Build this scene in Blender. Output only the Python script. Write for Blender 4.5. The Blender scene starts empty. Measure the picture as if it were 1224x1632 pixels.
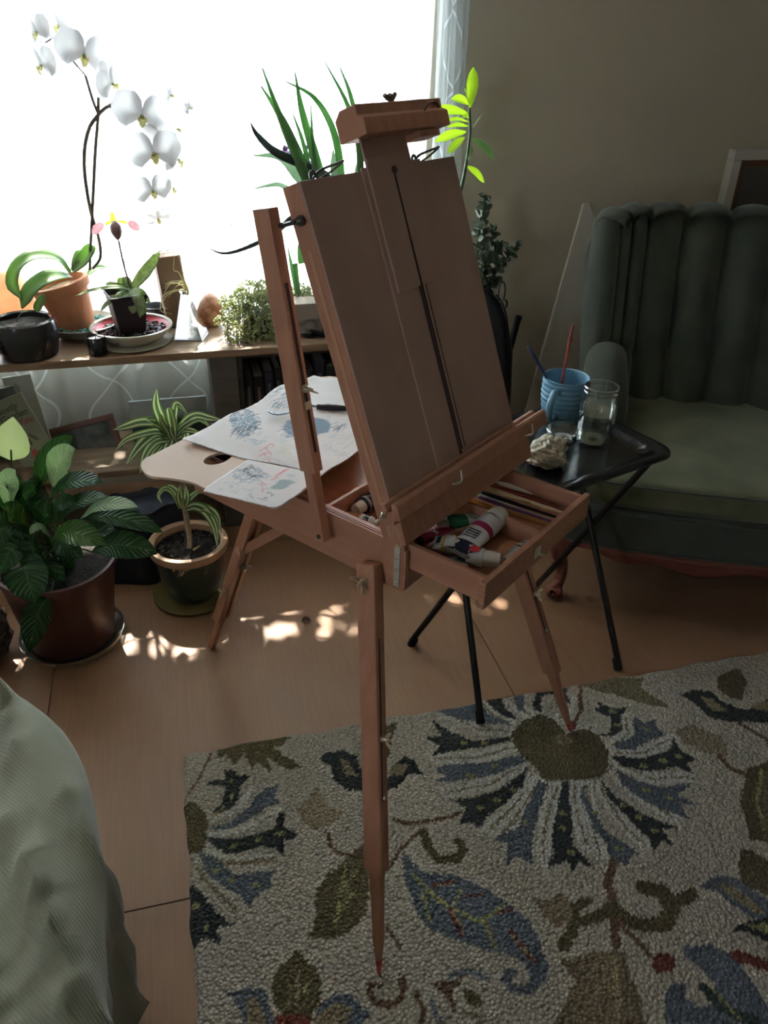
import bpy, bmesh, math, random
import numpy as np
from mathutils import Vector, Matrix
random.seed(7); np.random.seed(7)
C = bpy.context.scene.collection
scn = bpy.context.scene

# ---------------------------------------------------------------- camera, light, exposure
EXPOSURE = 0.55
SKY = 9.0
SUN = 55.0
SUN_AZ, SUN_EL = -4.0, 53.0          # degrees; azimuth measured from the window wall's normal
F = 1252.1; PITCH = 0.55; ROLL = 0.025; H = 1.6073; YAW = 0.265
fw = np.array([0, math.cos(PITCH), -math.sin(PITCH)]); rt = np.array([1., 0, 0]); up = np.cross(rt, fw)
rt, up = rt*math.cos(ROLL)+up*math.sin(ROLL), -rt*math.sin(ROLL)+up*math.cos(ROLL)
RM = np.array([[math.cos(YAW), math.sin(YAW), 0], [-math.sin(YAW), math.cos(YAW), 0], [0, 0, 1]])
fw, rt, up = RM@fw, RM@rt, RM@up
cam = bpy.data.cameras.new('camera'); cam.sensor_fit = 'VERTICAL'; cam.sensor_height = 32; cam.lens = F*32/1632
cam.clip_start = .05
co = bpy.data.objects.new('camera', cam); C.objects.link(co); scn.camera = co
co.matrix_world = Matrix(((rt[0], up[0], -fw[0], 0), (rt[1], up[1], -fw[1], 0), (rt[2], up[2], -fw[2], H), (0, 0, 0, 1)))
scn.view_settings.view_transform = 'Standard'; scn.view_settings.look = 'None'
scn.view_settings.exposure = EXPOSURE; scn.view_settings.gamma = 1; scn.view_settings.use_curve_mapping = False
scn.cycles.max_bounces = 9; scn.cycles.diffuse_bounces = 4; scn.cycles.glossy_bounces = 3; scn.cycles.transparent_max_bounces = 12
scn.cycles.use_adaptive_sampling = True; scn.cycles.adaptive_threshold = .04
scn.cycles.transmission_bounces = 8; scn.cycles.use_denoising = True
scn.cycles.sample_clamp_indirect = 6; scn.cycles.caustics_refractive = False; scn.cycles.caustics_reflective = False
w = bpy.data.worlds.new('sky'); scn.world = w; w.use_nodes = True
w.node_tree.nodes['Background'].inputs[0].default_value = (.83, .92, 1.08, 1)
w.node_tree.nodes['Background'].inputs[1].default_value = SKY
sl = bpy.data.lights.new('sun', 'SUN'); sl.energy = SUN; sl.angle = math.radians(.6); sl.color = (1, .93, .82)
so = bpy.data.objects.new('sun', sl); C.objects.link(so)
_a, _e = math.radians(SUN_AZ), math.radians(SUN_EL)
SUNDIR = Vector((math.sin(_a)*math.cos(_e), math.cos(_a)*math.cos(_e), math.sin(_e)))
so.rotation_euler = SUNDIR.to_track_quat('Z', 'Y').to_euler(); so.location = (0, 6, 5)
def portal(name, loc, rot, sx, sy):
    l = bpy.data.lights.new(name, 'AREA'); l.shape = 'RECTANGLE'; l.size = sx; l.size_y = sy
    l.cycles.is_portal = True
    o = bpy.data.objects.new(name, l); C.objects.link(o); o.location = loc; o.rotation_euler = rot
    return o
WALLY = 2.98; LEFTX = -2.2
WX0, WX1, WZ0, WZ1 = -1.35, .93, .66, 2.12          # main window opening
SY0, SY1, SZ0, SZ1 = -1.3, -.4, 1.1, 1.9             # side window opening
portal('window portal', ((WX0+WX1)/2, WALLY+.24, (WZ0+WZ1)/2), (math.radians(-90), 0, 0), WX1-WX0, WZ1-WZ0)
portal('side window portal', (LEFTX-.24, (SY0+SY1)/2, (SZ0+SZ1)/2), (0, math.radians(-90), 0), SZ1-SZ0, SY1-SY0)

# ---------------------------------------------------------------- measuring helpers (points of the room seen along a sight line)
CAMP = np.array([0, 0, H])
def _ray(px, py): return fw*F + rt*(px-612) - up*(py-816)
def on_z(px, py, z): d = _ray(px, py); return Vector(CAMP+d*(z-H)/d[2])
def on_y(px, py, y): d = _ray(px, py); return Vector(CAMP+d*y/d[1])
def toward_cam(p): return (Vector(CAMP)-Vector(p)).normalized()

# ---------------------------------------------------------------- materials
MATS = {}
def mat(name, col, rough=.6, col2=None, scale=8, detail=4, stretch=(1, 1, 1), metal=0, spec=.5, bump=0, bscale=60,
        trans=0, transl=0, ior=1.45, coat=0, sheen=0, emit=None, vein=0, ramp=(.3, .7), alpha=1):
    if name in MATS: return MATS[name]
    m = bpy.data.materials.new(name); m.use_nodes = True; N = m.node_tree.nodes; L = m.node_tree.links
    b = N['Principled BSDF']; b.inputs['Roughness'].default_value = rough; b.inputs['Metallic'].default_value = metal
    b.inputs['Specular IOR Level'].default_value = spec; b.inputs['IOR'].default_value = ior
    b.inputs['Transmission Weight'].default_value = trans; b.inputs['Coat Weight'].default_value = coat
    b.inputs['Sheen Weight'].default_value = sheen; b.inputs['Alpha'].default_value = alpha
    c4 = (*col, 1); b.inputs['Base Color'].default_value = c4; src = None
    tc = N.new('ShaderNodeTexCoord'); mp = N.new('ShaderNodeMapping'); mp.inputs['Scale'].default_value = stretch
    L.new(tc.outputs['Object'], mp.inputs['Vector'])
    if col2 is not None:
        n = N.new('ShaderNodeTexNoise'); n.inputs['Scale'].default_value = scale; n.inputs['Detail'].default_value = detail
        L.new(mp.outputs[0], n.inputs['Vector'])
        r = N.new('ShaderNodeValToRGB'); r.color_ramp.elements[0].position = ramp[0]; r.color_ramp.elements[1].position = ramp[1]
        r.color_ramp.elements[0].color = c4; r.color_ramp.elements[1].color = (*col2, 1)
        L.new(n.outputs['Fac'], r.inputs[0]); L.new(r.outputs[0], b.inputs['Base Color']); src = r.outputs[0]
    if bump:
        n2 = N.new('ShaderNodeTexNoise'); n2.inputs['Scale'].default_value = bscale; n2.inputs['Detail'].default_value = 3
        L.new(mp.outputs[0], n2.inputs['Vector'])
        bp = N.new('ShaderNodeBump'); bp.inputs['Strength'].default_value = bump; bp.inputs['Distance'].default_value = .004
        L.new(n2.outputs['Fac'], bp.inputs['Height']); L.new(bp.outputs[0], b.inputs['Normal'])
    if emit: b.inputs['Emission Color'].default_value = (*emit[:3], 1); b.inputs['Emission Strength'].default_value = emit[3]
    if transl:
        t = N.new('ShaderNodeBsdfTranslucent'); t.inputs[0].default_value = c4
        if src: L.new(src, t.inputs[0])
        mx = N.new('ShaderNodeMixShader'); mx.inputs[0].default_value = transl
        L.new(b.outputs[0], mx.inputs[1]); L.new(t.outputs[0], mx.inputs[2]); L.new(mx.outputs[0], N['Material Output'].inputs[0])
    MATS[name] = m; return m
def leafmat(name, stops, transl=.35, rough=.4, tint=(1.3, 1.35, .7), nscale=0, vein=0):
    """colour across the blade from the U coordinate; stops = [(pos, col), ...]"""
    if name in MATS: return MATS[name]
    m = bpy.data.materials.new(name); m.use_nodes = True; N = m.node_tree.nodes; L = m.node_tree.links
    b = N['Principled BSDF']; b.inputs['Roughness'].default_value = rough
    uv = N.new('ShaderNodeUVMap'); sp = N.new('ShaderNodeSeparateXYZ'); L.new(uv.outputs[0], sp.inputs[0])
    r = N.new('ShaderNodeValToRGB'); e = r.color_ramp.elements
    while len(e) < len(stops): e.new(.5)
    for k, (p, c) in enumerate(stops): e[k].position = p; e[k].color = (*c, 1)
    L.new(sp.outputs[0], r.inputs[0]); col = r.outputs[0]
    if nscale:
        tc = N.new('ShaderNodeTexCoord'); n = N.new('ShaderNodeTexNoise'); n.inputs['Scale'].default_value = nscale
        L.new(tc.outputs['Object'], n.inputs['Vector'])
        mm = N.new('ShaderNodeMix'); mm.data_type = 'RGBA'; mm.blend_type = 'MULTIPLY'; mm.inputs[0].default_value = .8
        r2 = N.new('ShaderNodeValToRGB'); r2.color_ramp.elements[0].position = .35; r2.color_ramp.elements[1].position = .62
        r2.color_ramp.elements[0].color = (.5, .58, .48, 1)
        L.new(n.outputs[0], r2.inputs[0]); L.new(col, mm.inputs[6]); L.new(r2.outputs[0], mm.inputs[7]); col = mm.outputs[2]
    L.new(col, b.inputs['Base Color'])
    if vein:
        # side veins as a raised herringbone:  sin((v + |u-.5|*k) * n)
        ab = N.new('ShaderNodeMath'); ab.operation = 'SUBTRACT'; ab.inputs[1].default_value = .5; L.new(sp.outputs[0], ab.inputs[0])
        a2 = N.new('ShaderNodeMath'); a2.operation = 'ABSOLUTE'; L.new(ab.outputs[0], a2.inputs[0])
        a3 = N.new('ShaderNodeMath'); a3.operation = 'MULTIPLY_ADD'; a3.inputs[1].default_value = -.45; L.new(a2.outputs[0], a3.inputs[0]); L.new(sp.outputs[1], a3.inputs[2])
        a4 = N.new('ShaderNodeMath'); a4.operation = 'MULTIPLY'; a4.inputs[1].default_value = vein; L.new(a3.outputs[0], a4.inputs[0])
        a5 = N.new('ShaderNodeMath'); a5.operation = 'SINE'; L.new(a4.outputs[0], a5.inputs[0])
        bp = N.new('ShaderNodeBump'); bp.inputs['Strength'].default_value = .6; bp.inputs['Distance'].default_value = .003
        L.new(a5.outputs[0], bp.inputs['Height']); L.new(bp.outputs[0], b.inputs['Normal'])
    t = N.new('ShaderNodeBsdfTranslucent'); mc = N.new('ShaderNodeMix'); mc.data_type = 'RGBA'; mc.blend_type = 'MULTIPLY'; mc.inputs[0].default_value = 1
    L.new(col, mc.inputs[6]); mc.inputs[7].default_value = (*tint, 1); L.new(mc.outputs[2], t.inputs[0])
    mx = N.new('ShaderNodeMixShader'); mx.inputs[0].default_value = transl
    L.new(b.outputs[0], mx.inputs[1]); L.new(t.outputs[0], mx.inputs[2]); L.new(mx.outputs[0], N['Material Output'].inputs[0])
    MATS[name] = m; return m
def thinglass(name, tint=(.93, .96, .95), rough=.04, milk=0, edge=.75):
    if name in MATS: return MATS[name]
    m = bpy.data.materials.new(name); m.use_nodes = True; N = m.node_tree.nodes; L = m.node_tree.links; N.remove(N['Principled BSDF'])
    t = N.new('ShaderNodeBsdfTransparent'); t.inputs[0].default_value = (*tint, 1); g = N.new('ShaderNodeBsdfGlossy'); g.inputs['Roughness'].default_value = rough; g.inputs[0].default_value = (.95, .97, .97, 1)
    lw = N.new('ShaderNodeLayerWeight'); lw.inputs[0].default_value = .22; mu = N.new('ShaderNodeMath'); mu.operation = 'MULTIPLY_ADD'; mu.inputs[1].default_value = edge; mu.inputs[2].default_value = .06
    L.new(lw.outputs['Fresnel'], mu.inputs[0]); x = N.new('ShaderNodeMixShader'); L.new(mu.outputs[0], x.inputs[0]); L.new(t.outputs[0], x.inputs[1]); L.new(g.outputs[0], x.inputs[2]); o = x.outputs[0]
    if milk:
        d = N.new('ShaderNodeBsdfDiffuse'); d.inputs[0].default_value = (.6, .6, .52, 1); y = N.new('ShaderNodeMixShader'); y.inputs[0].default_value = milk; L.new(o, y.inputs[1]); L.new(d.outputs[0], y.inputs[2]); o = y.outputs[0]
    L.new(o, N['Material Output'].inputs[0]); MATS[name] = m; return m
def attrmat(name, rough=.9, bump=0, bscale=200, sheen=0, voronoi=False):
    if name in MATS: return MATS[name]
    m = bpy.data.materials.new(name); m.use_nodes = True; N = m.node_tree.nodes; L = m.node_tree.links
    b = N['Principled BSDF']; b.inputs['Roughness'].default_value = rough; b.inputs['Specular IOR Level'].default_value = .2
    b.inputs['Sheen Weight'].default_value = sheen
    a = N.new('ShaderNodeAttribute'); a.attribute_name = 'paint'
    L.new(a.outputs['Color'], b.inputs['Base Color'])
    if bump:
        tc = N.new('ShaderNodeTexCoord')
        if voronoi:
            n = N.new('ShaderNodeTexVoronoi'); n.inputs['Scale'].default_value = bscale; ho = n.outputs['Distance']
            mr = N.new('ShaderNodeMapRange'); mr.inputs[1].default_value = .1; mr.inputs[2].default_value = .75
            mr.inputs[3].default_value = 1; mr.inputs[4].default_value = .5
            L.new(n.outputs['Distance'], mr.inputs[0])
            mm = N.new('ShaderNodeMix'); mm.data_type = 'RGBA'; mm.blend_type = 'MULTIPLY'; mm.inputs[0].default_value = .7
            L.new(a.outputs['Color'], mm.inputs[6]); L.new(mr.outputs[0], mm.inputs[7]); L.new(mm.outputs[2], b.inputs['Base Color'])
            iv = N.new('ShaderNodeMath'); iv.operation = 'MULTIPLY'; iv.inputs[1].default_value = -1; L.new(ho, iv.inputs[0]); ho = iv.outputs[0]
        else:
            n = N.new('ShaderNodeTexNoise'); n.inputs['Scale'].default_value = bscale; ho = n.outputs['Fac']
        L.new(tc.outputs['Object'], n.inputs['Vector'])
        bp = N.new('ShaderNodeBump'); bp.inputs['Strength'].default_value = bump; bp.inputs['Distance'].default_value = .006
        L.new(ho, bp.inputs['Height']); L.new(bp.outputs[0], b.inputs['Normal'])
    MATS[name] = m; return m

# ---------------------------------------------------------------- mesh builder
def catmull(P, n):
    P = [Vector(p) for p in P]
    if len(P) == 2: return [P[0].lerp(P[1], t/n) for t in range(n+1)]
    Q = [2*P[0]-P[1]]+P+[2*P[-1]-P[-2]]; out = []; S = len(P)-1
    for k in range(n+1):
        t = k/n*S; i = min(int(t), S-1); t -= i; a, b, c, d = Q[i:i+4]
        out.append(.5*((2*b)+(-a+c)*t+(2*a-5*b+4*c-d)*t*t+(-a+3*b-3*c+d)*t**3))
    return out
def interp(vals, t):
    x = t*(len(vals)-1); i = min(int(x), len(vals)-2); return vals[i]+(vals[i+1]-vals[i])*(x-i)
class MB:
    def __init__(s): s.v = []; s.f = []; s.uv = []; s.M = Matrix()
    def add(s, verts, faces, uvs=None):
        o = len(s.v); s.v += [s.M @ Vector(p) for p in verts]; s.f += [tuple(i+o for i in f) for f in faces]
        s.uv += list(uvs) if uvs else [(0, 0)]*len(verts); return s
    def box(s, x0, x1, y0, y1, z0, z1, M=None):
        v = [(x, y, z) for x in (x0, x1) for y in (y0, y1) for z in (z0, z1)]
        if M is not None: v = [M @ Vector(p) for p in v]
        return s.add(v, [(0, 1, 3, 2), (4, 6, 7, 5), (0, 4, 5, 1), (2, 3, 7, 6), (0, 2, 6, 4), (1, 5, 7, 3)])
    def grid(s, P, closeu=False, closev=False, uv=None):
        nu, nv = len(P), len(P[0]); f = []
        for i in range(nu-(0 if closeu else 1)):
            for j in range(nv-(0 if closev else 1)):
                a, b = i, (i+1) % nu; c, d = j, (j+1) % nv
                f.append((a*nv+c, b*nv+c, b*nv+d, a*nv+d))
        return s.add([p for r in P for p in r], f, uv or [(j/max(1, nv-1), i/max(1, nu-1)) for i in range(nu) for j in range(nv)])
    def tube(s, path, r, seg=10, caps=True, flat=1, hint=(0, 0, 1), smooth=0):
        P = [Vector(p) for p in path]
        if smooth: P = catmull(P, smooth)
        R = r if isinstance(r, (list, tuple)) else [r]
        rows = []; n = None
        for i, p in enumerate(P):
            t = (P[min(i+1, len(P)-1)]-P[max(i-1, 0)]).normalized()
            if n is None:
                n = Vector(hint)
                if abs(n.normalized().dot(t)) > .95: n = Vector((1, 0, 0))
            n = (n-t*n.dot(t)).normalized(); b = t.cross(n)
            rr = interp(R, i/(len(P)-1)) if len(R) > 1 else R[0]
            rows.append([p+(b*math.cos(a)+n*math.sin(a)*flat)*rr for a in [2*math.pi*k/seg for k in range(seg)]])
        o = len(s.v); s.grid(rows, closev=True)
        if caps: s.f.append(tuple(o+k for k in range(seg))[::-1]); e = o+(len(P)-1)*seg; s.f.append(tuple(e+k for k in range(seg)))
        return s
    def lathe(s, prof, c=(0, 0, 0), seg=40, M=None, capb=True, capt=False):
        """prof = [(r, z), ...]"""
        c = Vector(c); rows = [[c+Vector((r*math.cos(2*math.pi*k/seg), r*math.sin(2*math.pi*k/seg), z)) for k in range(seg)] for r, z in prof]
        if M is not None: rows = [[M @ p for p in r] for r in rows]
        o = len(s.v); s.grid(rows, closev=True)
        if capb: s.f.append(tuple(o+k for k in range(seg))[::-1])
        if capt: e = o+(len(prof)-1)*seg; s.f.append(tuple(e+k for k in range(seg)))
        return s
    def prism(s, poly, z0, z1, M=None):
        n = len(poly); v = [Vector((p[0], p[1], z0)) for p in poly]+[Vector((p[0], p[1], z1)) for p in poly]
        if M is not None: v = [M @ p for p in v]
        return s.add(v, [tuple(range(n))[::-1], tuple(range(n, 2*n))]+[(i, (i+1) % n, n+(i+1) % n, n+i) for i in range(n)])
    def ball(s, c, r, seg=10, sq=(1, 1, 1)):
        c = Vector(c); n = seg//2+1
        rows = [[c+Vector((r*sq[0]*math.sin(a)*math.cos(b), r*sq[1]*math.sin(a)*math.sin(b), r*sq[2]*math.cos(a))) for b in [2*math.pi*k/seg for k in range(seg)]] for a in [.001+(math.pi-.002)*i/n for i in range(n+1)]]
        return s.grid(rows, closev=True)
    def leaf(s, path, w, nrm=(0, 0, 1), fold=.25, n=14, prof=None, twist=0, wave=0, cols=5):
        """a leaf blade along path, w = half width, folded into a shallow V"""
        P = catmull(path, n); prof = prof or [.12, .62, .95, 1, .88, .6, .02]; rows = []
        N0 = Vector(nrm).normalized(); uv = []
        for i, p in enumerate(P):
            t = (P[min(i+1, n)]-P[max(i-1, 0)]).normalized()
            nn = (N0-t*N0.dot(t)).normalized(); sd = t.cross(nn)
            if twist: q = Matrix.Rotation(twist*i/n, 3, t); nn = q@nn; sd = q@sd
            ww = w*interp(prof, i/n)
            row = []
            for k in range(cols):
                u = k/(cols-1)*2-1
                row.append(p+sd*ww*u+nn*(abs(u)**1.3*fold*ww+wave*w*math.sin(i*1.4+u*2)*abs(u)))
                uv.append((k/(cols-1), i/n))
            rows.append(row)
        return s.grid(rows, uv=uv)
    def build(s, name, m, parent=None, smooth=True, solid=0, bevel=0, loc=None, rotz=0, paint=None, sub=0, bseg=2):
        me = bpy.data.meshes.new(name); me.from_pydata([tuple(p) for p in s.v], [], s.f); me.validate()
        me.uv_layers.new(name='UVMap')
        if any(u != (0, 0) for u in s.uv):
            li = np.empty(len(me.loops), dtype=np.int32); me.loops.foreach_get('vertex_index', li)
            me.uv_layers[0].data.foreach_set('uv', np.array(s.uv, dtype=np.float32)[li].ravel())
        if paint is not None:
            at = me.color_attributes.new('paint', 'FLOAT_COLOR', 'POINT')
            at.data.foreach_set('color', np.asarray(paint, dtype=np.float32).ravel())
        me.materials.append(m)
        o = bpy.data.objects.new(name, me); C.objects.link(o); o.parent = parent
        if loc is not None: o.location = loc
        o.rotation_euler.z = rotz
        if smooth:
            me.polygons.foreach_set('use_smooth', [True]*len(me.polygons))
            if not hasattr(me, 'use_auto_smooth') and smooth != 'all': me.set_sharp_from_angle(angle=math.radians(38))
        if solid: md = o.modifiers.new('solid', 'SOLIDIFY'); md.thickness = solid; md.offset = 0
        if bevel: md = o.modifiers.new('bevel', 'BEVEL'); md.width = bevel; md.segments = bseg; md.limit_method = 'ANGLE'
        if sub: md = o.modifiers.new('sub', 'SUBSURF'); md.levels = md.render_levels = sub
        return o
def thing(name, label, cat, loc=(0, 0, 0), rotz=0, group=None):
    o = bpy.data.objects.new(name, None); C.objects.link(o); o.empty_display_size = .05
    o.location = loc; o.rotation_euler = (0, 0, rotz); return tag(o, label, cat, group)
def tag(o, label, cat, group=None, kind=None):
    o['label'] = label; o['category'] = cat
    if group: o['group'] = group
    if kind: o['kind'] = kind
    return o
def struct(o): o['kind'] = 'structure'; return o
def R(d): return math.radians(d)
def text(s, size, m, parent, M, ext=.0003, name='lettering', align='CENTER', shear=0, bold=0):
    cu = bpy.data.curves.new(name, 'FONT'); cu.body = s; cu.size = size; cu.extrude = ext; cu.align_x = align; cu.align_y = 'CENTER'; cu.shear = shear; cu.offset = bold
    t = bpy.data.objects.new('tmp', cu); C.objects.link(t); bpy.context.view_layer.update()
    me = bpy.data.meshes.new_from_object(t.evaluated_get(bpy.context.evaluated_depsgraph_get())); bpy.data.objects.remove(t)
    me.materials.clear(); me.materials.append(m); me.name = name
    me.transform(M); o = bpy.data.objects.new(name, me); C.objects.link(o); o.parent = parent; return o
def frame(o, x, y, z=None):
    x = Vector(x).normalized(); y = Vector(y); y = (y-x*y.dot(x)).normalized(); z = x.cross(y)
    return Matrix(((x[0], y[0], z[0], o[0]), (x[1], y[1], z[1], o[1]), (x[2], y[2], z[2], o[2]), (0, 0, 0, 1)))
def inpoly(X, Y, P):
    r = np.zeros(X.shape, bool); n = len(P)
    for i in range(n):
        x1, y1 = P[i]; x2, y2 = P[(i+1) % n]
        if y1 == y2: continue
        c = ((y1 > Y) != (y2 > Y)) & (X < (x2-x1)*(Y-y1)/(y2-y1)+x1); r ^= c
    return r
def nearline(X, Y, P, w):
    r = np.zeros(X.shape, bool)
    for (x1, y1), (x2, y2) in zip(P[:-1], P[1:]):
        dx, dy = x2-x1, y2-y1; t = np.clip(((X-x1)*dx+(Y-y1)*dy)/(dx*dx+dy*dy+1e-12), 0, 1)
        r |= (X-x1-t*dx)**2+(Y-y1-t*dy)**2 < w*w
    return r
class Painter:
    """a colour per grid vertex: how a woven or painted surface is patterned"""
    def __init__(s, x0, x1, y0, y1, step, base, jit=.004):
        nx = int((x1-x0)/step)+1; ny = int((y1-y0)/step)+1
        s.x = np.linspace(x0, x1, nx); s.y = np.linspace(y0, y1, ny); s.X, s.Y = np.meshgrid(s.x, s.y, indexing='ij')
        s.JX = s.X+np.random.uniform(-jit, jit, s.X.shape); s.JY = s.Y+np.random.uniform(-jit, jit, s.X.shape)
        s.col = np.ones((nx, ny, 4)); s.col[..., :3] = base
    def poly(s, P, c, soft=1): m = inpoly(s.JX, s.JY, P); s.col[m, :3] = s.col[m, :3]*(1-soft)+np.array(c)*soft
    def line(s, P, w, c, soft=1): m = nearline(s.JX, s.JY, P, w); s.col[m, :3] = s.col[m, :3]*(1-soft)+np.array(c)*soft
    def vary(s, a): s.col[..., :3] *= 1+np.random.uniform(-a, a, s.X.shape)[..., None]

# ================================================================ THE ROOM
RIGHTX, BACKY, CEIL = 3.9, -2.6, 2.4
wallm = mat('wall paint', (.56, .50, .39), .85, (.60, .54, .42), 3, bump=.15, bscale=90)
white = mat('white paint', (.72, .72, .70), .5, (.66, .66, .64), 6)
def plywood():
    m = mat('plywood floor', (.262, .143, .082), .42, (.34, .198, .12), 2.2, 6, (1, 1, 1), bump=.1, bscale=30, spec=.35)
    N = m.node_tree.nodes; L = m.node_tree.links; b = N['Principled BSDF']
    src = b.inputs['Base Color'].links[0].from_socket
    tc = N.new('ShaderNodeTexCoord'); mp = N.new('ShaderNodeMapping'); mp.inputs['Scale'].default_value = (60, 3, 1)
    n = N.new('ShaderNodeTexNoise'); n.inputs['Scale'].default_value = 2; n.inputs['Detail'].default_value = 5
    L.new(tc.outputs['Object'], mp.inputs[0]); L.new(mp.outputs[0], n.inputs['Vector'])
    r = N.new('ShaderNodeValToRGB'); r.color_ramp.elements[0].position = .35; r.color_ramp.elements[1].position = .65
    r.color_ramp.elements[0].color = (.92, .91, .90, 1); r.color_ramp.elements[1].color = (1.03, 1.02, 1, 1)
    L.new(n.outputs[0], r.inputs[0])
    mm = N.new('ShaderNodeMix'); mm.data_type = 'RGBA'; mm.blend_type = 'MULTIPLY'; mm.inputs[0].default_value = 1
    L.new(src, mm.inputs[6]); L.new(r.outputs[0], mm.inputs[7])
    n3 = N.new('ShaderNodeTexNoise'); n3.inputs['Scale'].default_value = 38; n3.inputs['Detail'].default_value = 1
    L.new(tc.outputs['Object'], n3.inputs['Vector'])
    r3 = N.new('ShaderNodeValToRGB'); r3.color_ramp.elements[0].position = .17; r3.color_ramp.elements[1].position = .20
    r3.color_ramp.elements[0].color = (.35, .28, .22, 1); L.new(n3.outputs[0], r3.inputs[0])
    m2 = N.new('ShaderNodeMix'); m2.data_type = 'RGBA'; m2.blend_type = 'MULTIPLY'; m2.inputs[0].default_value = 1
    L.new(mm.outputs[2], m2.inputs[6]); L.new(r3.outputs[0], m2.inputs[7]); L.new(m2.outputs[2], b.inputs['Base Color']); return m
ply = plywood()
# floor of plywood sheets with narrow joints
fx = [LEFTX, -.47, .80, 2.0, RIGHTX]; fb = MB(); g = .0018
fy0 = on_z(250, 1443, 0).y; rows = [BACKY, fy0-1.22, fy0, 2.42, WALLY+.2]
fb.box(LEFTX-.2, RIGHTX+.2, BACKY-.2, WALLY+.2, -.06, -.006)
for j in range(4):
    off = 0 if j % 2 else .0
    for i in range(4):
        fb.box(fx[i]+g, fx[i+1]-g, rows[j]+g, rows[j+1]-g, -.006, 0)
struct(fb.build('floor', ply, smooth=False))
struct(MB().box(LEFTX-.2, RIGHTX+.2, BACKY-.2, WALLY+.2, CEIL, CEIL+.1).build('ceiling', mat('ceiling paint', (.42, .40, .36), .9), smooth=False))
T = .2
wb = MB()
wb.box(LEFTX-T, WX0, WALLY, WALLY+T, 0, CEIL).box(WX1, RIGHTX+T, WALLY, WALLY+T, 0, CEIL)
wb.box(WX0, WX1, WALLY, WALLY+T, 0, WZ0).box(WX0, WX1, WALLY, WALLY+T, WZ1, CEIL)
struct(wb.build('wall_window', wallm, smooth=False))
wl = MB()
wl.box(LEFTX-T, LEFTX, BACKY, SY0, 0, CEIL).box(LEFTX-T, LEFTX, SY1, WALLY, 0, CEIL).box(LEFTX-T, LEFTX, SY0, SY1, 0, SZ0).box(LEFTX-T, LEFTX, SY0, SY1, SZ1, CEIL)
struct(wl.build('wall_left', wallm, smooth=False))
struct(MB().box(RIGHTX, RIGHTX+T, BACKY, WALLY, 0, CEIL).build('wall_right', wallm, smooth=False))
struct(MB().box(LEFTX-T, RIGHTX+T, BACKY-T, BACKY, 0, CEIL).build('wall_behind', wallm, smooth=False))
glass = bpy.data.materials.new('window glass'); glass.use_nodes = True
_N = glass.node_tree.nodes; _L = glass.node_tree.links; _N.remove(_N['Principled BSDF'])
_t = _N.new('ShaderNodeBsdfTransparent'); _t.inputs[0].default_value = (.97, .98, .97, 1); _g = _N.new('ShaderNodeBsdfGlossy'); _g.inputs['Roughness'].default_value = .02
_m = _N.new('ShaderNodeMixShader'); _m.inputs[0].default_value = .04; _L.new(_t.outputs[0], _m.inputs[1]); _L.new(_g.outputs[0], _m.inputs[2]); _L.new(_m.outputs[0], _N['Material Output'].inputs[0])
def window(name, x0, x1, z0, z1, at, rot):
    # frame in its own X-Z plane
    p = MB(); t = .045
    p.box(x0, x1, -.03, .03, z0, z0+t).box(x0, x1, -.03, .03, z1-t, z1).box(x0, x0+t, -.03, .03, z0, z1).box(x1-t, x1, -.03, .03, z0, z1)
    o = p.build(name, white, smooth=False, bevel=.003, loc=at, rotz=rot); struct(o)
    gp = MB().box(x0+t, x1-t, -.003, .003, z0+t, z1-t).build('pane', glass, o, smooth=False)
    return o
window('window_1', WX0, WX1, WZ0, WZ1, (0, WALLY+.13, 0), 0)
window('window_2', SY0, SY1, SZ0, SZ1, (LEFTX-.13, 0, 0), R(90))
# outside: unseen roof overhang added to cut off the high sun, pale ground, an added tree whose leaves break the sun up
struct(MB().box(LEFTX-1, RIGHTX, WALLY+T, WALLY+.62, 2.33, 2.42).build('added_overhang', white, smooth=False))  # overhang added out of view, its depth set by where the sun should stop
struct(MB().box(-14, 16, WALLY+T, 30, -.5, -.4).build('trim_2', mat('pale gravel', (.7, .7, .68), .95, (.8, .8, .78), 20), smooth=False))
struct(MB().box(-14, LEFTX-T, -14, WALLY+T, -.5, -.4).build('trim_3', MATS['pale gravel'], smooth=False))

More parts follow.
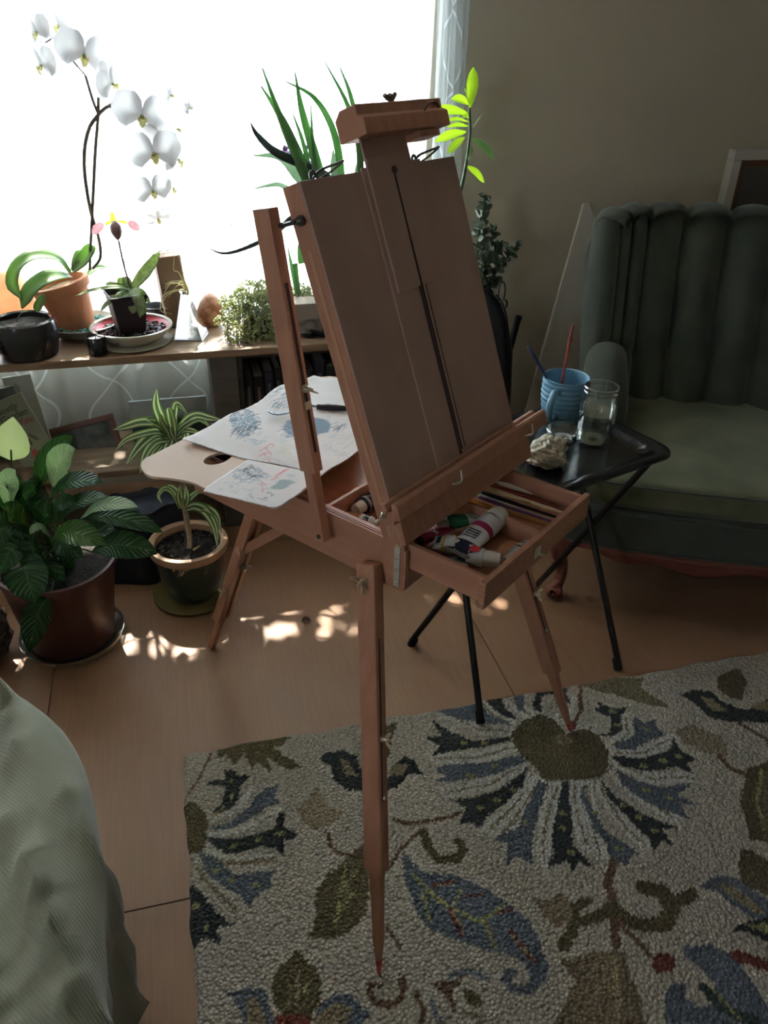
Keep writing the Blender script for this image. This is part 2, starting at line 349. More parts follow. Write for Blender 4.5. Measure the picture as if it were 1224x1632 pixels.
# ---------------------------------------------------------------- sheer curtains
def sheer(name, dens, line):
    m = bpy.data.materials.new(name); m.use_nodes = True; N = m.node_tree.nodes; L = m.node_tree.links
    b = N['Principled BSDF']; b.inputs['Base Color'].default_value = (.72, .79, .82, 1); b.inputs['Roughness'].default_value = .9
    t = N.new('ShaderNodeBsdfTranslucent'); t.inputs[0].default_value = (.76, .83, .87, 1)
    tr = N.new('ShaderNodeBsdfTransparent')
    m1 = N.new('ShaderNodeMixShader'); m1.inputs[0].default_value = .5; L.new(b.outputs[0], m1.inputs[1]); L.new(t.outputs[0], m1.inputs[2])
    tc = N.new('ShaderNodeUVMap'); sp = N.new('ShaderNodeSeparateXYZ'); L.new(tc.outputs[0], sp.inputs[0])
    def M(op, a, bb=None, c=None):
        n = N.new('ShaderNodeMath'); n.operation = op
        for k, q in enumerate((a, bb, c)):
            if q is None: continue
            if isinstance(q, (int, float)): n.inputs[k].default_value = q
            else: L.new(q, n.inputs[k])
        return n.outputs[0]
    x, z = sp.outputs[0], sp.outputs[1]
    ds = []
    for per, amp, kz, ph in ((.27, .30, 13, 0), (.27, -.30, 13, .4)):
        s = M('SINE', M('MULTIPLY_ADD', z, kz, ph)); fr = M('FRACT', M('ADD', M('DIVIDE', x, per), M('MULTIPLY', s, amp)))
        ds.append(M('ABSOLUTE', M('SUBTRACT', fr, .5)))
    d = M('MINIMUM', ds[0], ds[1]); isl = M('LESS_THAN', d, .020)
    fac = M('MULTIPLY_ADD', isl, line-dens, dens)
    m2 = N.new('ShaderNodeMixShader'); L.new(fac, m2.inputs[0]); L.new(tr.outputs[0], m2.inputs[1]); L.new(m1.outputs[0], m2.inputs[2])
    L.new(m2.outputs[0], N['Material Output'].inputs[0]); return m
sheerm = sheer('white sheer', .55, .95)
def curtain(x0, x1, y, z0, z1, amp, nf, seed, label, stretch=1.0):
    rnd = random.Random(seed); ph = [rnd.uniform(0, 6) for _ in range(4)]; n = 220; P = []; uv = []
    for i in range(n+1):
        t = i/n; x = x0+(x1-x0)*t
        dy = amp*(math.sin(t*nf*6.283+ph[0])+.4*math.sin(t*nf*2.7*6.283/1.7+ph[1]))
        row = []
        for j in range(9):
            z = z0+(z1-z0)*j/8; k = 1+.15*math.sin(j*.8+t*30)
            row.append((x+.006*math.sin(j+ph[2]+t*20), y+dy*k, z)); uv.append((t*(x1-x0)*stretch, z))
        P.append(row)
    m = MB(); m.grid(P, uv=uv)
    o = m.build('sheer_curtain', sheerm, smooth='all'); return tag(o, label, 'curtain', None)
curtain(-1.5, .42, 2.902, .10, 2.2, .022, 11, 1, 'long white sheer curtain with crossing wavy lines, hanging behind the shelf of plants')
curtain(.345, .925, 2.950, .10, 2.2, .008, 7, 2, 'white sheer curtain hanging at the right half of the window behind the aloe')
curtain(.935, 1.045, 2.932, .3, 2.2, .018, 3.2, 5, 'narrow gathered white sheer curtain at the right edge of the window, against the wall', 2.2)

# ---------------------------------------------------------------- picture frame on the wall, panel added for the wedge of light beside the chair
pf = thing('picture_frame', 'white framed picture with a brown inner edge on the wall above the green armchair', 'picture', (2.199, WALLY, 1.0))
fr = MB(); a0 = 0; x1 = .62; zz0, zz1 = -.28, .235
fr.box(0, x1, -.045, 0, zz1-.04, zz1).box(0, x1, -.045, 0, zz0, zz0+.04).box(0, .04, -.045, 0, zz0+.04, zz1-.04).box(x1-.04, x1, -.045, 0, zz0+.04, zz1-.04)
fr.build('frame', mat('off white wood', (.62, .60, .56), .6), pf, smooth=False, bevel=.003)
MB().box(.04, x1-.04, -.03, -.005, zz0+.04, zz1-.04).build('mat_board', mat('brown inner frame', (.16, .07, .035), .5), pf, smooth=False)
MB().box(.065, x1-.065, -.034, -.03, zz0+.065, zz1-.065).build('picture', mat('dark print', (.05, .05, .05), .3, (.1, .09, .08), 5), pf, smooth=False)
bd = thing('light_wedge_panel', 'tall light wedge panel added for bright light on the wall between the tray table and the armchair', 'light wedge', (1.3, 2.9, 0))
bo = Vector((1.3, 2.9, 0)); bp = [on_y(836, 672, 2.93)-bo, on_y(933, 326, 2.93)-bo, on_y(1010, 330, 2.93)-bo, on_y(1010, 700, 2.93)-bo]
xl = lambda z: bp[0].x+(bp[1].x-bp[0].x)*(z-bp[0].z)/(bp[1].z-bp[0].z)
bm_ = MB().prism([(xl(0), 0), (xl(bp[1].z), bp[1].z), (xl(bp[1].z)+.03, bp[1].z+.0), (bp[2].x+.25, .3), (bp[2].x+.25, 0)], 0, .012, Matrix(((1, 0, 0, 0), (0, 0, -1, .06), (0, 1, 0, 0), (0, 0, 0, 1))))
bm_.build('light wedge', mat('light wedge panel', (.66, .63, .53), .7, (.72, .68, .58), 4), bd, smooth=False, bevel=.004)  # pale panel cut to the shape of the bright wedge of light

# ================================================================ RUG
def c1(x, y): p = on_z(280+x/2.55, 1020+y/2.55, .012); return (p.x, p.y)
def c2(x, y): p = on_z(660+x/2.17, 1020+y/2.17, .012); return (p.x, p.y)
def c0(x, y): p = on_z(x, y, .012); return (p.x, p.y)
RX0, RX1, RY0, RY1 = -.12, 2.3, -.95, 1.475
rp = Painter(RX0, RX1, RY0, RY1, .0045, (.50, .435, .36), .0028)
IV, DK, BL, OL, TN, YG, RB, BR, LT = (.56, .52, .45), (.048, .056, .054), (.150, .168, .200), (.145, .115, .055), (.30, .235, .145), (.32, .31, .13), (.20, .05, .035), (.20, .115, .07), (.60, .56, .50)
# broad wear so the field is not one flat tone
nz = np.zeros(rp.X.shape)
for k in range(6):
    fx_, fy_, p_ = np.random.uniform(1, 5), np.random.uniform(1, 5), np.random.uniform(0, 6)
    nz += np.sin(rp.X*fx_*2+p_)*np.cos(rp.Y*fy_*2-p_)
rp.col[..., :3] *= (1+.03*nz)[..., None]
def P1(c, *p): rp.poly([c1(*q) for q in p], c)
def P2(c, *p): rp.poly([c2(*q) for q in p], c)
def L1(c, wpx, *p): rp.line([c1(*q) for q in p], wpx/2.55*.00105, c)
def L2(c, wpx, *p): rp.line([c2(*q) for q in p], wpx/2.17*.00125, c)
# upper left leaf fringe, stem, small cross flower
P1(OL, (150, 425), (250, 400), (420, 380), (460, 400), (430, 430), (400, 440), (440, 470), (510, 520), (450, 530), (370, 480), (385, 545), (330, 500), (310, 530), (270, 460), (240, 515), (200, 460), (170, 480))
L1(BR, 8, (150, 425), (100, 550), (40, 640))
P1(DK, (195, 525), (240, 530), (250, 555), (310, 550), (270, 590), (265, 640), (215, 700), (140, 705), (190, 660), (205, 610), (195, 590), (120, 585), (150, 565), (200, 560))
L1(YG, 11, (218, 570), (222, 580)); L1(YG, 9, (238, 622), (232, 640)); L1(YG, 9, (200, 672), (190, 680))
L1(TN, 10, (150, 700), (240, 690), (300, 640), (330, 600))
P1(BL, (130, 755), (220, 740), (300, 680), (330, 640), (380, 600), (430, 590), (400, 640), (430, 665), (370, 680), (330, 720), (230, 760), (150, 765))
L1(LT, 16, (150, 785), (280, 770), (380, 710), (420, 690)); L1(LT, 16, (150, 725), (260, 680), (330, 600))
rp.poly([c1(70+60*math.cos(a), 760+108*math.sin(a)) for a in np.linspace(0, 6.28, 24)], OL)
P1(DK, (110, 790), (200, 805), (320, 800), (400, 770), (420, 700), (445, 705), (440, 760), (490, 790), (470, 815), (430, 820), (445, 880), (395, 850), (330, 850), (250, 870), (190, 860), (140, 820))
for q in ((220, 835), (320, 822), (410, 795)): L1(YG, 13, q, (q[0]+14, q[1]-4))
L1(TN, 12, (150, 890), (260, 905), (400, 900)); L1(LT, 14, (140, 860), (250, 885), (380, 880))
P1(BL, (80, 860), (150, 880), (240, 950), (330, 950), (420, 940), (380, 975), (400, 1010), (350, 1030), (330, 1050), (310, 1095), (270, 1040), (190, 990), (120, 940))
for q in ((150, 930), (220, 968), (320, 1000)): L1(YG, 12, q, (q[0]+14, q[1]+4))
L1(TN, 12, (80, 930), (160, 1010), (250, 1090))
P1(DK, (40, 980), (100, 1020), (160, 1090), (250, 1150), (200, 1150), (170, 1180), (180, 1235), (130, 1210), (100, 1215), (70, 1255), (40, 1250))
L1(YG, 14, (75, 1080), (90, 1082)); L1(YG, 12, (128, 1160), (134, 1168))
# two-lobed tulip
P1(DK, (580, 480), (610, 450), (680, 445), (730, 470), (760, 520), (800, 560), (870, 560), (900, 500), (940, 475), (980, 490), (1010, 550), (960, 545), (900, 600), (800, 620), (700, 605), (650, 570), (630, 510))
P1(TN, (660, 480), (700, 490), (750, 550), (700, 545)); P1(TN, (870, 545), (900, 505), (960, 512), (920, 555))
P1(OL, (760, 440), (790, 360), (840, 350), (900, 340), (880, 400), (870, 470), (800, 540))
P1((.36, .29, .19), (490, 690), (540, 640), (580, 590), (620, 680), (690, 690), (610, 760), (540, 770))
L1(BR, 12, (600, 780), (640, 850), (710, 870), (770, 830))
L1(BR, 13, (880, 730), (950, 750), (1050, 740), (1150, 700))
L1(OL, 26, (1010, 780), (1030, 850), (1080, 900), (1150, 890), (1170, 850), (1150, 815)); L1(BR, 12, (1000, 780), (910, 850), (870, 930))
P1(OL, (770, 840), (690, 890), (620, 950), (580, 1020), (570, 1120), (535, 1210), (620, 1225), (700, 1190), (770, 1100), (795, 1000), (790, 900))
L1(YG, 6, (690, 900), (680, 1000), (660, 1100), (640, 1180)); L1((.17, .15, .07), 14, (735, 900), (700, 1000), (690, 1100)); L1(YG, 5, (740, 930), (690, 990)); L1(YG, 5, (735, 1010), (680, 1080))
# paisley
rp.poly([c0(*q) for q in ((640, 1352), (662, 1378), (688, 1393), (730, 1398), (775, 1416), (812, 1440), (845, 1472), (863, 1500), (874, 1536), (870, 1565), (845, 1585), (817, 1580), (798, 1560), (803, 1541), (822, 1541), (826, 1550), (817, 1555), (819, 1568), (840, 1568), (845, 1550), (835, 1532), (808, 1518), (766, 1513), (720, 1500), (683, 1480), (660, 1450), (650, 1410))], BL)
def L0(c, wpx, *p): rp.line([c0(*q) for q in p], wpx*.00105, c)
for c_, w_, *p_ in ((YG, 4, (660, 1390), (690, 1430), (720, 1450), (760, 1470)), (RB, 4, (690, 1412), (722, 1408)), (TN, 3, (694, 1415), (725, 1412)), (RB, 3, (735, 1432), (770, 1425)),
        (YG, 3.5, (672, 1425), (686, 1468)), (RB, 4, (718, 1455), (735, 1495)), (TN, 3, (723, 1458), (738, 1492)), (YG, 4, (765, 1465), (790, 1510)), (TN, 2.5, (770, 1468), (796, 1512)),
        (RB, 6, (812, 1484), (853, 1528)), (TN, 3, (815, 1490), (850, 1524)), (RB, 3.5, (790, 1452), (812, 1448)), (YG, 3, (800, 1440), (765, 1470)), (YG, 3, (735, 1420), (720, 1450))): L0(c_, w_, *p_)
# bottom left flower
P1(BL, (200, 1430), (290, 1405), (360, 1430), (400, 1500), (420, 1600), (300, 1620), (255, 1480)); P1(TN, (280, 1445), (330, 1450), (400, 1600), (310, 1600))
P1(BL, (590, 1480), (650, 1440), (720, 1440), (790, 1520), (740, 1600), (560, 1600)); P1(TN, (570, 1530), (650, 1480), (720, 1490), (700, 1560), (560, 1600))
P1(OL, (490, 1265), (540, 1310), (590, 1390), (600, 1470), (540, 1545), (480, 1550), (420, 1510), (380, 1420), (400, 1350), (450, 1310)); P1(RB, (410, 1530), (560, 1530), (540, 1600), (420, 1600))
L1(TN, 10, (490, 1350), (500, 1480)); L1(YG, 5, (460, 1400), (470, 1480)); L1(YG, 5, (530, 1400), (520, 1480))
L1(BR, 16, (790, 1390), (795, 1430), (820, 1465), (870, 1475), (920, 1450), (935, 1400), (925, 1370)); L1(BR, 12, (795, 1380), (840, 1395)); L1(BR, 12, (985, 1440), (1010, 1500), (1000, 1560), (1030, 1620)); P1(BR, (1040, 1395), (1100, 1385), (1175, 1380), (1150, 1405), (1125, 1410), (1120, 1450), (1145, 1480), (1140, 1515), (1110, 1475), (1085, 1425)); P1(OL, (1170, 1440), (1215, 1455), (1230, 1500), (1190, 1480)); L1(BR, 11, (860, 1165), (905, 1250))
# the big flower
for p_ in (((80, 405), (200, 405), (350, 375)), ((110, 525), (250, 500), (370, 440)), ((265, 650), (350, 560), (415, 490)), ((450, 760), (460, 640), (490, 510)), ((610, 720), (570, 620), (550, 500)), ((640, 740), (620, 600), (590, 500)),
        ((790, 700), (700, 600), (640, 500)), ((900, 610), (780, 540), (700, 470)), ((960, 480), (820, 480), (700, 430)), ((900, 340), (800, 390), (700, 390)), ((740, 270), (740, 330), (680, 370)), ((620, 300), (600, 320), (560, 300)), ((130, 260), (230, 310), (330, 320)), ((200, 190), (270, 260), (330, 290)), ((310, 190), (370, 240), (400, 260)), ((540, 200), (520, 240), (500, 270)), ((300, 670), (390, 560), (430, 490))):
    L2(LT, 30, *p_); L2(TN, 5, *p_)
P2(BL, (60, 245), (130, 215), (220, 220), (260, 260), (350, 300), (250, 290), (150, 270))
P2(BL, (380, 400), (250, 420), (100, 430), (70, 450), (110, 470), (60, 490), (200, 480), (320, 450), (390, 425))
P2(BL, (430, 490), (400, 560), (360, 640), (270, 690), (330, 700), (320, 775), (360, 740), (410, 770), (410, 690), (440, 580), (455, 500))
P2(BL, (580, 500), (620, 590), (670, 660), (780, 740), (750, 740), (740, 790), (710, 770), (680, 780), (665, 700), (610, 620), (575, 540))
P2(BL, (680, 440), (750, 480), (850, 510), (970, 500), (910, 540), (1000, 570), (930, 570), (960, 620), (880, 590), (800, 560), (720, 500))
P2(BL, (700, 360), (760, 330), (770, 265), (800, 290), (845, 270), (840, 310), (880, 330), (820, 350), (760, 380), (700, 380))
P2(BL, (330, 180), (370, 170), (385, 250), (360, 245))
P2(DK, (340, 340), (200, 345), (130, 320), (60, 275), (90, 330), (30, 335), (90, 365), (65, 395), (120, 385), (200, 370), (340, 355))
P2(DK, (400, 440), (370, 510), (310, 560), (250, 610), (225, 660), (210, 630), (150, 635), (170, 580), (120, 550), (200, 545), (280, 515), (350, 480))
P2(DK, (505, 490), (530, 490), (545, 600), (560, 720), (620, 790), (570, 775), (545, 815), (530, 775), (450, 790), (490, 740), (485, 640), (500, 560))
P2(DK, (635, 475), (700, 540), (780, 590), (840, 620), (920, 650), (860, 655), (895, 715), (850, 690), (820, 730), (810, 680), (740, 610), (680, 550))
P2(DK, (680, 400), (780, 410), (880, 390), (900, 340), (915, 380), (965, 410), (940, 430), (970, 465), (910, 445), (800, 455), (720, 440))
P2(DK, (625, 330), (680, 320), (690, 270), (610, 240), (640, 235), (630, 215), (680, 235), (740, 240), (720, 260), (725, 310), (690, 335))
P2(DK, (230, 200), (290, 190), (310, 235), (360, 275), (330, 275), (270, 240))
P2(DK, (410, 220), (420, 175), (470, 155), (530, 165), (520, 185), (545, 225), (510, 200), (460, 180), (435, 195), (440, 250), (420, 250))
for q in ((165, 350), (240, 352), (270, 550), (330, 515), (215, 578), (510, 600), (510, 650), (540, 735), (715, 565), (775, 605), (830, 655), (780, 435), (850, 420), (905, 405), (680, 245), (700, 290), (190, 470), (270, 430), (380, 630), (620, 600), (700, 720), (800, 520), (880, 545), (800, 310)): L2(YG, 10, q, (q[0]+12, q[1]+3))
P2(OL, (340, 330), (370, 280), (430, 260), (480, 270), (530, 320), (590, 300), (640, 330), (670, 380), (670, 430), (640, 470), (560, 490), (500, 485), (450, 490), (420, 440), (370, 400))
rp.poly([c2(518+28*math.cos(a), 352+30*math.sin(a)) for a in np.linspace(0, 6.28, 14)], TN)
for a in np.linspace(0, 6.28, 13): L2((.16, .13, .06), 7, (520, 380), (520+120*math.cos(a), 390+80*math.sin(a)))
P2((.24, .19, .11), (550, 150), (700, 130), (790, 130), (780, 160), (820, 190), (890, 230), (820, 225), (760, 215), (700, 195), (640, 180))
L2(BR, 10, (570, 160), (575, 240), (545, 290)); L2(RB, 20, (545, 285), (550, 292))
P2(OL, (1100, 100), (1130, 105), (1150, 150), (1140, 210), (1100, 200), (1050, 170), (1050, 130))
P2(DK, (920, 190), (960, 170), (1030, 180), (1080, 220), (1150, 245), (1260, 190), (1290, 290), (1100, 285), (1020, 265), (980, 220)); P2(TN, (985, 190), (1040, 205), (1090, 250), (1040, 245)); P2(TN, (1150, 230), (1250, 205), (1220, 250))
L2(BR, 12, (1130, 290), (1240, 365)); P2((.34, .27, .18), (900, 310), (960, 290), (1060, 330), (1080, 400), (1000, 390), (930, 350)); L2(BR, 13, (1050, 400), (1100, 445), (1160, 465))
P2(OL, (1150, 440), (1260, 410), (1300, 560), (1260, 700), (1160, 690), (1130, 560)); L2(YG, 8, (1200, 450), (1190, 560), (1200, 650)); L2((.2, .17, .09), 14, (1230, 460), (1215, 640))
P2(BL, (980, 850), (1050, 815), (1130, 830), (1260, 930), (1240, 990), (1150, 950), (1050, 870)); P2(TN, (1040, 840), (1110, 850), (1230, 950), (1180, 945))
P2(OL, (1130, 730), (1170, 730), (1260, 800), (1260, 900), (1160, 860), (1120, 810)); P2(DK, (1100, 1010), (1150, 970), (1250, 960), (1250, 1060), (1160, 1010)); P2(YG, (1150, 985), (1250, 980), (1240, 1020))
L2(RB, 22, (1115, 1090), (1215, 1130))
L2(BR, 16, (690, 770), (665, 850), (690, 920), (700, 980), (705, 1060)); L2(OL, 22, (685, 925), (640, 965), (560, 975), (520, 1050)); L2(OL, 16, (560, 965), (550, 925), (600, 910))
L2(OL, 26, (705, 940), (780, 985), (870, 985), (900, 900), (960, 875)); L2(OL, 32, (880, 905), (850, 865), (790, 860))
P2((.28, .21, .13), (400, 880), (450, 900), (500, 870), (535, 900), (545, 970), (480, 990), (440, 950))
L2(BR, 11, (715, 975), (820, 1090)); rp.poly([c2(865+42*math.cos(a), 1117+36*math.sin(a)) for a in np.linspace(0, 6.28, 16)], RB)
P2(BL, (925, 1060), (1020, 1040), (1090, 1080), (1150, 1160), (1240, 1290), (1300, 1400), (880, 1400), (860, 1230), (890, 1190), (940, 1195), (930, 1240), (990, 1280), (1040, 1260), (1030, 1180), (960, 1110))
L2((.06, .09, .07), 18, (1000, 1210), (1060, 1270), (1180, 1310)); L2(YG, 6, (1020, 1200), (1120, 1300))
P2((.24, .18, .11), (500, 1100), (620, 1080), (740, 1090), (800, 1328), (830, 1420), (440, 1420), (480, 1328), (560, 1180)); L2(TN, 12, (705, 1080), (700, 1300))
L2(OL, 9, (180, 1220), (215, 1235), (235, 1265)); L2((.22, .24, .27), 12, (130, 1160), (200, 1150), (250, 1175)); L2((.22, .24, .27), 10, (60, 1250), (90, 1310)); L2(TN, 8, (190, 1290), (240, 1310))
rp.vary(.13)
nx, ny = rp.X.shape; rz = .011+.0016*np.random.rand(nx, ny)
ed = np.minimum(np.minimum(rp.X-RX0, RX1-rp.X), np.minimum(rp.Y-RY0, RY1-rp.Y)); rz -= .009*np.clip(1-ed/.012, 0, 1)**2
wob = .003*np.sin(rp.Y*23)+.002*np.sin(rp.Y*61); wob2 = .003*np.sin(rp.X*19)+.002*np.sin(rp.X*47)
me = bpy.data.meshes.new('floral_rug'); ii = np.arange(nx*ny).reshape(nx, ny)
V3 = np.stack([rp.X+wob, rp.Y+wob2, rz], -1).reshape(-1, 3)
Fq = np.stack([ii[:-1, :-1], ii[1:, :-1], ii[1:, 1:], ii[:-1, 1:]], -1).reshape(-1, 4)
me.vertices.add(len(V3)); me.vertices.foreach_set('co', V3.ravel()); me.loops.add(Fq.size); me.loops.foreach_set('vertex_index', Fq.ravel().astype(np.int32))
me.polygons.add(len(Fq)); me.polygons.foreach_set('loop_start', np.arange(0, Fq.size, 4, dtype=np.int32)); me.update(calc_edges=True)
at = me.color_attributes.new('paint', 'FLOAT_COLOR', 'POINT'); at.data.foreach_set('color', rp.col.astype(np.float32).ravel())
me.materials.append(attrmat('tufted wool', .95, 1.0, 135, .1, True)); rug = bpy.data.objects.new('floral_rug', me); C.objects.link(rug)
tag(rug, 'cream tufted wool rug with blue, olive and black flowers under the easel', 'rug')

# ================================================================ BED COVER
def bedcover():
    cx, cy, hx, hy, e = -1.10, .20, .89, 1.21, 4.6; n = 560; rows = []; uv = []
    prof = [(-.999+.959*(k/30)**.75, None) for k in range(31)]+[(-.02, .478), (-.008, .462), (-.0, .44)]+[(0, .44-.4*k/22) for k in range(1, 23)]
    def cr(x, s=1.6): return (1-abs(math.sin(x)))**s
    for k in range(n):
        th = 2*math.pi*k/n; c, s = math.cos(th), math.sin(th)
        rr = (abs(c)**e+abs(s)**e)**(-1/e); row = []; L_ = 0; pp = None
        for j, (d, z) in enumerate(prof):
            x = hx*rr*c*(1+min(0, d)); y = hy*rr*s*(1+min(0, d))
            if z is None: z = .50-.012*max(0, (d+.12)/.12)**2
            drop = max(0, .46-z); P = Vector((cx+x, cy+y, z))
            # creases fan out from the corner of the bed and run down over the side
            u_ = 52.0*(P.x+.50*P.y)+2.0*drop+1.3*math.sin(3.1*P.x+2.3*P.y); v_ = 38*(P.x+.26*P.y)+5*drop+1.7*math.sin(2.2*P.y+4*P.x+.7)
            h = .034*cr(u_*.5, 3)+.040*cr(v_*.5+.8, 3.4)+.005*cr(u_*1.3+v_*.4, 2)-.010+.012*math.sin(3*P.y+1)
            h *= min(1, 1.1+min(0, d)*.6)+.9*min(1, drop*3)
            t = min(1, max(0, drop*6)); nrm = Vector((c*t, s*t, 1-t)).normalized(); P += nrm*h
            if t >= 1: P -= Vector((c, s, 0))*(.018*drop/.4)
            if j == len(prof)-1: P.z += .014*math.sin(th*37)+.01*math.sin(th*91)
            if pp is not None: L_ += (P-pp).length
            pp = P.copy(); row.append(P); uv.append((P.x+P.y*.8, P.y+.3*P.x))
        rows.append(row)
    m = MB(); m.grid(rows, closeu=True, uv=uv)
    mt = mat('sage cotton', (.20, .205, .14), .9, (.25, .255, .18), 5, bump=.2, bscale=18, sheen=.3)
    N = mt.node_tree.nodes; L = mt.node_tree.links; b = N['Principled BSDF']
    uvn = N.new('ShaderNodeUVMap'); wv = N.new('ShaderNodeTexWave'); wv.bands_direction = 'X'; wv.inputs['Scale'].default_value = 46; wv.inputs['Distortion'].default_value = .8; wv.inputs['Detail Scale'].default_value = 3
    L.new(uvn.outputs[0], wv.inputs['Vector'])
    mm = N.new('ShaderNodeMix'); mm.data_type = 'RGBA'; mm.blend_type = 'MULTIPLY'; mm.inputs[0].default_value = .10
    src = b.inputs['Base Color'].links[0].from_socket
    r = N.new('ShaderNodeValToRGB'); r.color_ramp.elements[0].color = (.6, .62, .6, 1); r.color_ramp.elements[1].color = (1.15, 1.15, 1.15, 1); L.new(wv.outputs['Color'], r.inputs[0])
    L.new(src, mm.inputs[6]); L.new(r.outputs[0], mm.inputs[7]); L.new(mm.outputs[2], b.inputs['Base Color'])
    bp_ = N.new('ShaderNodeBump'); bp_.inputs['Strength'].default_value = .3; bp_.inputs['Distance'].default_value = .0015; L.new(wv.outputs['Fac'], bp_.inputs['Height']); L.new(bp_.outputs[0], b.inputs['Normal'])
    o = m.build('bed_cover', mt, smooth='all')
    tag(o, 'sage green ribbed cotton cover draped in folds over the corner of the bed', 'blanket')
bedcover()

# ================================================================ SHELF OF PLANTS
SH = .70; SY = 2.535
shw = mat('worn shelf wood', (.20, .125, .075), .45, (.32, .22, .14), 3, 5, (2, 14, 14), bump=.25, bscale=14)
blk = mat('grey board', (.10, .09, .075), .8, (.15, .135, .115), 8, 4, (1, 1, 6))
tag(MB().box(-1.3, .985, SY-.01, 2.865, SH-.026, SH).build('shelf_board', shw, smooth=False, bevel=.003), 'long worn brown board carrying the potted plants in front of the window', 'shelf')
lowz = .29
tag(MB().box(-.715, .075, SY, 2.86, lowz-.024, lowz).build('lower_shelf_board', shw, smooth=False, bevel=.003), 'lower brown shelf board under the plants, holding the small framed picture', 'shelf')
def sidebox(x0, x1, lab):
    o = MB().box(x0, x1, SY+.015, 2.86, 0, SH-.027).build('shelf_support', blk, smooth=False, bevel=.004); return tag(o, lab, 'shelf support')
sidebox(.078, .168, 'broad grey wooden upright under the shelf, left of the dark books')
sidebox(-.99, -.72, 'dark upright under the left end of the plant shelf')
sidebox(.90, .94, 'narrow grey upright under the right end of the plant shelf, behind the easel panel')
MB_ = MB().box(-.58, .075, SY+.02, 2.86, 0, .02)
tag(MB_.build('floor_shelf_board', shw, smooth=False), 'lowest board under the plant shelf resting on the floor', 'shelf')
bc = thing('bookcase', 'dark bookcase under the plant shelf behind the easel, holding the books', 'bookcase', (.17, SY+.02, 0))
dkw = mat('dark wood', (.025, .022, .022), .5, (.05, .04, .035), 6)
MB().box(0, .015, 0, .32, 0, .672).box(.685, .70, 0, .32, 0, .672).box(.015, .685, .31, .32, 0, .672).build('side_panel', dkw, bc, smooth=False)
for z in (.02, .36, .655): MB().box(.015, .685, .005, .31, z, z+.015).build('shelf', dkw, bc, smooth=False)
bcol = [(.02, .022, .035), (.018, .018, .02), (.03, .03, .05), (.012, .012, .014), (.05, .035, .03), (.02, .03, .04)]
nm = ['navy', 'black', 'slate blue', 'jet black', 'dark brown', 'dark teal']
x = .19
for k in range(14):
    wd = random.uniform(.022, .04); hh = random.uniform(.20, .25); c_ = bcol[k % 6]
    t = thing('book', 'dark book standing upright in the dark bookcase under the plant shelf', 'book', (x, SY+.05, .375), 0, 'books in the dark bookcase')
    MB().box(0, wd, 0, .16, 0, hh).build('cover', mat('book '+nm[k % 6], c_, .5), t, smooth=False, bevel=.003)
    MB().box(.003, wd-.003, .004, .161, hh-.004, hh+.0006).build('pages', mat('pages', (.3, .28, .24), .9), t, smooth=False)
    MB().box(wd*.35, wd*.65, -.0006, .001, hh*.3, hh*.8).build('spine_title', mat('dull silver', (.16, .16, .18), .5), t, smooth=False)
    x += wd+.004

# ================================================================ EASEL (local axes: x = toward the painter, y = to the easel's right, z = up)
EO = Vector((.326, 1.064, 0)); EA = R(-52.856); BZ = .8576; W = .378; HB = .098; D = .56; RUGZ = .0128
EM = Matrix.Translation(EO) @ Matrix.Rotation(EA, 4, 'Z'); EI = EM.inverted()
def wood(name, c1_, c2_, st=(3, 40, 40)): return mat(name, c1_, .42, c2_, 1.6, 6, st, bump=.06, bscale=10, spec=.4)
beech = wood('beech', (.36, .17, .105), (.43, .215, .14))
beechz = wood('beech upright', (.36, .17, .105), (.43, .215, .14), (40, 40, 3))
plyd = wood('beech plywood', (.35, .225, .185), (.41, .27, .22), (8, 8, 2.5))
redw = wood('beech inside', (.44, .19, .10), (.50, .235, .135))
brass = mat('brassy steel', (.55, .47, .34), .3, metal=.7)
steel = mat('nickel', (.60, .57, .50), .35, metal=.45)
darkslot = mat('dark groove', (.05, .03, .025), .8)
ez = thing('french_easel', 'open wooden box easel on three legs with its drawer pulled out, standing on the rug', 'easel', EO, EA)
Z0 = BZ-HB; ZS = BZ-.048      # box bottom, floor of the drawer bay
b = MB(); t = .011
b.box(-D, 0, 0, t, Z0, BZ-.001).box(-D, 0, W-t, W, Z0, BZ-.001).box(-D, -D+t, t, W-t, Z0, BZ-.001)
b.box(-D+t, -.0, t, W-t, Z0, Z0+.006).box(-D+t, -.001, t, W-t, ZS-.012, ZS-.006).box(-t, 0, t, W-t, Z0+.006, ZS-.012)
box = b.build('box', beech, ez, smooth=False, bevel=.0015)
for y_ in (t/2, W-t/2): MB().box(-D, -.0, y_-.0008, y_+.0008, BZ-.0012, BZ-.0004).build('edge_line', darkslot, box, smooth=False)
# drawer, pulled out
DX0, DX1 = -.40, .164; dt = .010; DZ0 = ZS-.004; DZ1 = BZ-.002; dy0, dy1 = t+.002, W-t-.002
b = MB(); b.box(DX0, DX1-.012, dy0, dy0+dt, DZ0, DZ1).box(DX0, DX1-.012, dy1-dt, dy1, DZ0, DZ1).box(DX0, DX0+dt, dy0+dt, dy1-dt, DZ0, DZ1)
dr = b.build('drawer', beech, ez, smooth=False, bevel=.001)
MB().box(DX1-.012, DX1, 0, W, DZ0-.003, DZ1).build('drawer_front', beech, dr, smooth=False, bevel=.0015)
MB().box(DX0+dt, DX1-.012, dy0+dt, dy1-dt, DZ0, DZ0+.004).build('drawer_bottom', redw, dr, smooth=False)
DIV = .205
MB().box(-.19, DX1-.012, DIV, DIV+.006, DZ0+.004, DZ1-.006).box(-.196, -.188, dy0+dt, dy1-dt, DZ0+.004, DZ1-.001).build('divider', beech, dr, smooth=False, bevel=.0008)
fj = MB()
